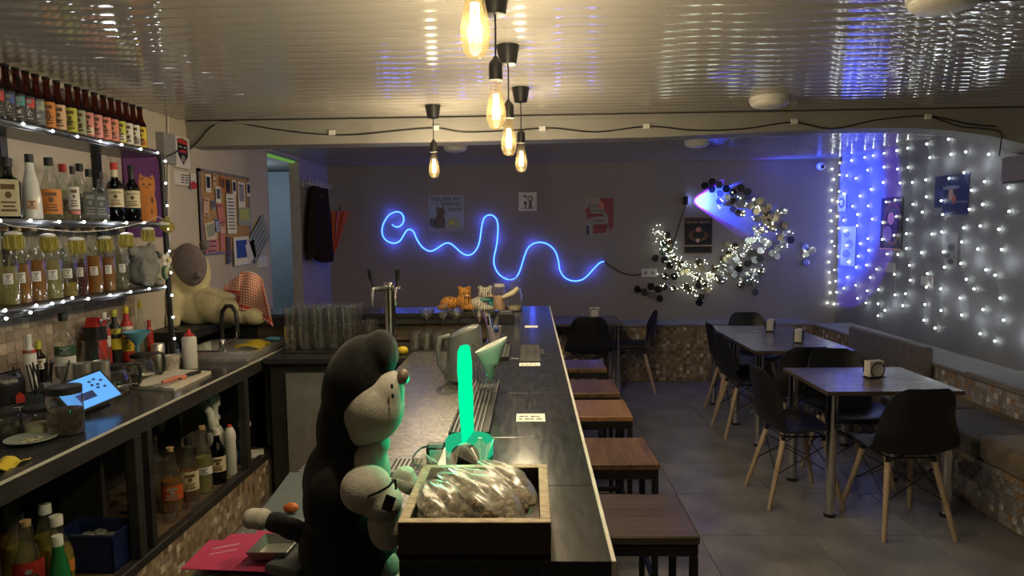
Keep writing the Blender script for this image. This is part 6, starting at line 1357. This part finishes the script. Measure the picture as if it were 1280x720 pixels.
# ================================================================== foreground on the near end of the bar
# green acrylic lamp
o = V((-.158, 1.66, 1.1005)); gl_ = thing('acrylic_lamp', 'green glowing acrylic lamp on a round base', 'lamp', o)
g = G(); g.lathe([(.056, 0), (.060, .004), (.060, .040), (.056, .045), (.02, .046), (.001, .046)], 32, o); g.obj('base', 'lamp_base_lit_green', gl_, smooth=40)  # white base; the green light falling on it is painted as a glow
g = G(); g.cyl(o + V((.028, -.012, .0455)), o + V((.028, -.012, .0475)), .006, n=10); g.obj('button', 'p_grey', gl_)
ang = 1.43; ux = V((math.cos(ang), math.sin(ang), 0)); pth = [(-.06, 0), (.06, 0), (.068, .05), (.074, .10), (.066, .125), (.075, .15), (.078, .18), (.06, .222), (.03, .23), (-.03, .235), (-.062, .225), (-.078, .18), (-.07, .15), (-.078, .12), (-.072, .06)]
g = G(); g.prism([(.82 * a_, b_) for a_, b_ in pth], o + V((.0, 0, .046)) + V((-.006, 0, 0)), ux, (-.03, 0, 1), .007); g.obj('acrylic_panel', 'acrylic_green', gl_)
point('lamp_glow', o + V((-.04, -.02, .15)), 2.4, (.0, 1.0, .42), .04, gl_); point('lamp_glow', o + V((.04, -.01, .12)), .5, (.0, 1.0, .42), .04, gl_)
# its cable and plug box
t = thing('power_adapter', 'small black adapter box with cable left of the lamp base', 'adapter', (-.265, 1.74, .9005)); c_ = PY(547, 566, 1.74)
g = G(); g.box(c_.x - .028, c_.x + .022, 1.72, 1.76, 1.10 if False else c_.z - .03, c_.z + .026, .006); g.obj('case', 'black_plastic', t); g = G(); g.box(c_.x - .018, c_.x + .014, 1.716, 1.7195, c_.z - .018, c_.z + .014); g.obj('face', 'p_grey', t)
g = G(); g.box(c_.x - .028, c_.x + .022, 1.725, 1.755, .9005, c_.z - .0305); g.obj('foot', 'black_plastic', t)
cable('black cable looping from the adapter box on the work counter', [PY(540, 557, 1.74), PY(527, 560, 1.74), PY(517, 570, 1.72), PY(517, 578, 1.70), PY(527, 583, 1.70), PY(539, 586, 1.72)], .0025)
# steel drip grate on the work counter
t = thing('drip_grate', 'slotted steel drip grate on the work counter behind the plush', 'grate', (-.44, 2.0, BCZ)); a = PZ(480, 594, BCZ); b = PZ(505, 576, BCZ)
g = G(); g.box(a.x, b.x + .04, a.y, b.y, BCZ, BCZ + .012, .002); g.obj('tray', 'steel', t)
for k in range(7): x_ = a.x + .015 + k * .014; g = G(); g.box(x_, x_ + .006, a.y + .015, b.y - .015, BCZ + .0121, BCZ + .0128); g.obj('slot', 'rubber', t)

# wooden crate with bags
cr_ = thing('snack_crate', 'open wooden crate with dark burnt sides on the near end of the bar', 'crate', (-.09, 1.24, 1.1005)); x0, x1, y0, y1, zb, zt = -.232, .030, 1.118, 1.405, 1.1005, 1.166; th = .018
g = G(); g.box(x0, x1, y0, y1, zb, zb + .008); g.obj('bottom', 'crate_wood', cr_)
for (a, b, c_, d_) in ((x0, x1, y0, y0 + th), (x0, x1, y1 - th, y1), (x0, x0 + th, y0 + th, y1 - th), (x1 - th, x1, y0 + th, y1 - th)):
    g = G(); g.box(a, b, c_, d_, zb + .0005, zt - .003, .001); sd = g.obj('side', 'crate_wood', cr_)
    g = G(); g.box(a, b, c_, d_, zt - .0029, zt, .001); g.obj('worn_rim', 'crate_rim', sd)
pm('chips', (.36, .25, .15), .7, var=.4, vs=60)
def snack(label, p0, p1, wd, hg, seed, tw):
    """pillow of clear film from its tied end p0 to its closed end p1"""
    rr = random.Random(seed); p0 = V(p0); p1 = V(p1); ax = (p1 - p0); ln = ax.length; ax.normalize(); sd_ = ax.cross(V((0, 0, 1))).normalized(); up_ = sd_.cross(ax)
    t = thing('snack_bag', label, 'bag', V(((p0.x + p1.x) / 2, (p0.y + p1.y) / 2, zb + .009)), 'clear snack bags in the crate')
    def prof(s_): return max(.05, math.sin(PI * min(1, .10 + s_ * .86)) ** .55) * (.55 + .45 * min(1, s_ * 1.7))
    def f(u_, v_):
        a = 2 * PI * u_; k = prof(v_); fold = 1 + (.12 * math.sin(5 * a + seed + 3 * v_) + .08 * math.sin(11 * a + 2 * seed - 5 * v_) + .04 * math.sin(19 * a + 7 * v_)) * (1.25 - v_) + .10 * noise.noise(V((math.cos(a) * 1.3, v_ * 3, seed + math.sin(a) * 1.3)))
        p = p0 + ax * ln * v_ + sd_ * wd * k * fold * math.cos(a) + up_ * hg * k * fold * math.sin(a); p.z = max(p.z, zb + .009)
        if p.y < y0 + th + .004 and p.z < zt: p.y = y0 + th + .004
        if p.x > x1 - th - .004 and p.z < zt: p.x = x1 - th - .004
        if p.x < x0 + th + .004 and p.z < zt: p.x = x0 + th + .004
        if p.y > y1 - th - .004 and p.z < zt: p.y = y1 - th - .004
        return p
    g = G(); g.grid(f, 56, 24); g.obj('film', 'plastic_film', t, smooth=60)
    g = G()
    for k in range(70):
        s_ = rr.uniform(.3, .93); a = rr.uniform(0, 6.28); q_ = math.sqrt(rr.uniform(0, .6)); kk = prof(s_); p = p0 + ax * ln * s_ + sd_ * wd * kk * q_ * math.cos(a) + up_ * hg * kk * (q_ * math.sin(a) - .15)
        p.z = max(p.z, zb + .014); p.y = min(max(p.y, y0 + th + .01), y1 - th - .01); p.x = min(max(p.x, x0 + th + .012), x1 - th - .012)
        g.ell(p, (rr.uniform(.008, .014), rr.uniform(.006, .011), rr.uniform(.004, .007)), 6, 4, Matrix.Rotation(rr.uniform(0, 3), 3, 'Z') @ Matrix.Rotation(rr.uniform(0, 3), 3, 'X'))
    g.obj('snacks', 'chips', t, kind='stuff')
    g = G(); tv = V(tw)
    def fan(u_, v_): s_ = u_ - .5; return p0 - ax * .002 + tv * v_ * .055 + sd_ * s_ * (.022 + .085 * v_) + up_ * (.006 * math.sin(15 * u_ + seed) * (.3 + v_))
    g.grid(fan, 18, 6); g.obj('twisted_end', 'plastic_film', t, smooth=45)
snack('clear snack bag lying at the front left of the crate', (-.200, 1.27, 1.174), (-.135, 1.155, 1.138), .056, .036, 3, (-.6, .1, .5))
snack('large clear snack bag across the middle of the crate', (-.160, 1.300, 1.188), (-.030, 1.160, 1.140), .062, .038, 8, (-.5, .5, .5))
snack('clear snack bag leaning against the right side of the crate', (-.105, 1.350, 1.186), (-.005, 1.22, 1.145), .050, .034, 15, (-.3, .6, .55))
snack('clear snack bag bunched up at the back left of the crate', (-.19, 1.345, 1.165), (-.11, 1.285, 1.135), .046, .034, 23, (-.4, .3, .7))
# dark crinkled bundle by the lamp
t = thing('black_pompom', 'black ribbed pompom standing in front of the lamp base', 'ornament', (-.17, 1.50, 1.1005)); o = PY(581, 572, 1.52)
def pom(u_, v_):
    a = 2 * PI * u_; ph = PI * (v_ - .5); k = 1 + .06 * math.cos(26 * a + 4 * ph); return o + V((.032 * k * math.cos(ph) * math.cos(a), .03 * k * math.cos(ph) * math.sin(a), .034 * math.sin(ph)))
g = G(); g.grid(pom, 78, 12); g.obj('tuft', 'p_black', t, smooth=50); g = G(); g.lathe([(.018, 1.1005), (.02, 1.102), (.016, o.z - .025)], 12, V((o.x, o.y, 0))); g.obj('foot', 'p_black', t, smooth=50)

# ---- big plush with dark hood, white face and paws
YQ = 1.50
ps = thing('hooded_plush', 'large plush toy with dark fur hood and pale muzzle standing at the bar end', 'plush toy', (-.39, YQ, .9005))
blob('body', [E(447, 478, 43, 64, YQ, .088, 20), E(478, 440, 20, 30, YQ, .06, -8), E(432, 530, 36, 58, YQ, .085, 8), E(428, 600, 50, 62, YQ, .10, 4), E(436, 680, 64, 72, YQ, .115, 0), E(440, 730, 66, 50, YQ, .13), E(418, 620, 40, 60, YQ - .05, .07, 10)], 'fur_dark', ps, .008, 5, .9006)
blob('muzzle', [E(466, 512, 40, 44, YQ - .025, .078, 20), E(484, 490, 22, 30, YQ - .02, .06, 0), E(455, 532, 30, 26, YQ - .02, .06)], 'fur_white', ps, .007, 6)
g = G(); g.ell(PY(504, 471, YQ - .025), (.014, .020, .017), 14, 9); g.obj('nose', colour('nose_brown', (.14, .09, .07), .5), ps, smooth=80)
for (x, y, d) in ((490, 483, -.075), (491, 495, -.078)): g = G(); g.ell(PY(x, y, YQ + d), (.0035, .003, .006), 8, 5); g.obj('eye_stitch', 'p_black', ps, smooth=80)
blob('chest', [E(465, 582, 22, 34, YQ - .03, .06, -18), E(474, 556, 14, 14, YQ - .03, .045)], 'fur_white', ps, .007, 5)
blob('paw', [E(458, 611, 34, 31, YQ - .10, .06, 0), E(478, 628, 26, 24, YQ - .10, .055, 0)], 'fur_white', ps, .006, 5)
blob('paw', [E(504, 597, 17, 14, YQ - .02, .035, -30), E(512, 606, 12, 12, YQ - .03, .03)], 'fur_white', ps, .006, 4)
blob('leg', [E(484, 655, 25, 34, YQ - .085, .055, -6), E(487, 714, 14, 26, YQ - .03, .04)], 'fur_white', ps, .007, 5, .9006)
g = G(); g.tube([PY(460, 621, YQ - .163), PY(474, 615, YQ - .168), PY(486, 608, YQ - .166), PY(494, 598, YQ - .15)], .0028, 6); g.tube([PY(494, 598, YQ - .15), PY(495, 612, YQ - .155)], .0026, 6); g.obj('paw_cord', 'p_black', ps, smooth=60)
g = G(); c_ = PY(486, 629, YQ - .166); g.ob(c_, (.011, .002, .017), Matrix.Rotation(.35, 3, 'Y'), .001); g.obj('tag', 'p_black', ps)
blob('tail', [E(384, 668, 20, 14, YQ - .02, .03, 15), E(365, 661, 20, 13.5, YQ - .03, .028, 15), E(346, 653, 18, 13, YQ - .035, .027, 15)], 'fur_tail', ps, .006, 4)
blob('tail_tip', [E(327, 649, 14, 14, YQ - .035, .028), E(315, 648, 13, 13.5, YQ - .035, .027)], 'fur_white', ps, .006, 3)

# menus, dish and card reader at the end of the work counter
MZ = BCZ
def quad(name, pts, z, t_, mat, parent=None):
    g = G(); P = [PZ(x, y, z) for x, y in pts]; g.add([V((p.x, p.y, z)) for p in P] + [V((p.x, p.y, z + t_)) for p in P], [(3, 2, 1, 0), (4, 5, 6, 7), (0, 1, 5, 4), (1, 2, 6, 5), (2, 3, 7, 6), (3, 0, 4, 7)]); return g.obj(name, mat, parent)
t = thing('counter_mat', 'dark rubber mat at the end of the work counter under the menus', 'mat', PZ(320, 660, MZ)); quad('mat', [(300, 676), (372, 676), (408, 592), (362, 592)], MZ, .004, 'p_slate', t)
for i, (pts, lb) in enumerate((([(226, 712), (290, 714), (334, 676), (262, 676)], 'front left magenta menu with white lettering on the work counter'), ([(292, 714), (345, 716), (366, 678), (320, 676)], 'front right magenta menu with slanted white lettering'), ([(258, 690), (300, 690), (334, 668), (290, 668)], 'magenta menu in the middle of the pile, half covered'), ([(305, 684), (336, 684), (352, 666), (322, 664)], 'magenta menu at the back of the pile below the plush tail'))):
    z_ = MZ + .0045 + (.0075 - .0025 * i if i < 2 else .0005 + .002 * (i - 2)); t = thing('menu', lb, 'menu', PZ(*pts[0], z_), 'magenta menus'); quad('cover', pts, z_, .002, 'p_magenta', t)
    if i < 2:
        a, b, d = PZ(*pts[0], z_), PZ(*pts[1], z_), PZ(*pts[3], z_)
        rt_ = (b - a).normalized(); dz = V((0, 0, z_ + .0022 - a.z))
        for k in range(2 + i): scrawl(a + dz + rt_ * (.03 + .006 * k) + (d - a) * (.66 - .2 * k), rt_ * .8 + (d - a).normalized() * .45, V((0, 0, 1)).cross(rt_), .06 + .012 * i, .007, 'p_white', t, 40 + 5 * i + k)
t = thing('dish', 'shallow square steel dish beside the menus', 'dish', PZ(340, 690, MZ + .0135)); c_ = PZ(342, 690, MZ + .017); g = G()
zq = MZ + .0168; g.add([c_ + V(v) for v in ((-.036, -.035, 0), (.036, -.035, 0), (.042, .045, 0), (-.03, .045, 0), (-.046, -.042, .02), (.046, -.042, .02), (.052, .055, .02), (-.04, .055, .02))], [(0, 1, 2, 3), (0, 4, 5, 1), (1, 5, 6, 2), (2, 6, 7, 3), (3, 7, 4, 0)]); do = g.obj('pan', 'steel', t); md = do.modifiers.new('s', 'SOLIDIFY'); md.thickness = .002
t = thing('card_reader', 'dark card reader with a curling receipt by the plush', 'card reader', PZ(372, 705, MZ)); c_ = PZ(375, 706, MZ); g = G(); g.ob(c_ + V((0, 0, .0125)), (.045, .065, .012), Matrix.Rotation(-.35, 3, 'Z'), .004); g.obj('case', 'p_slate', t)
g = G(); g.grid(lambda u_, v_: c_ + Matrix.Rotation(-.35, 3, 'Z') @ V((-.02 + .04 * u_, .02 + .075 * v_, .026 + .03 * v_ * v_)), 3, 8, .0006); g.obj('receipt', 'paper', t, smooth=60)
t = thing('orange_wrapper', 'small orange and white wrapper behind the plush tail', 'wrapper', PZ(366, 640, MZ)); c_ = PZ(364, 641, MZ + .005); g = G(); g.ell(c_ + V((0, 0, .014)), (.022, .014, .014), 10, 7); g.obj('foil', 'p_rust', t, smooth=30)
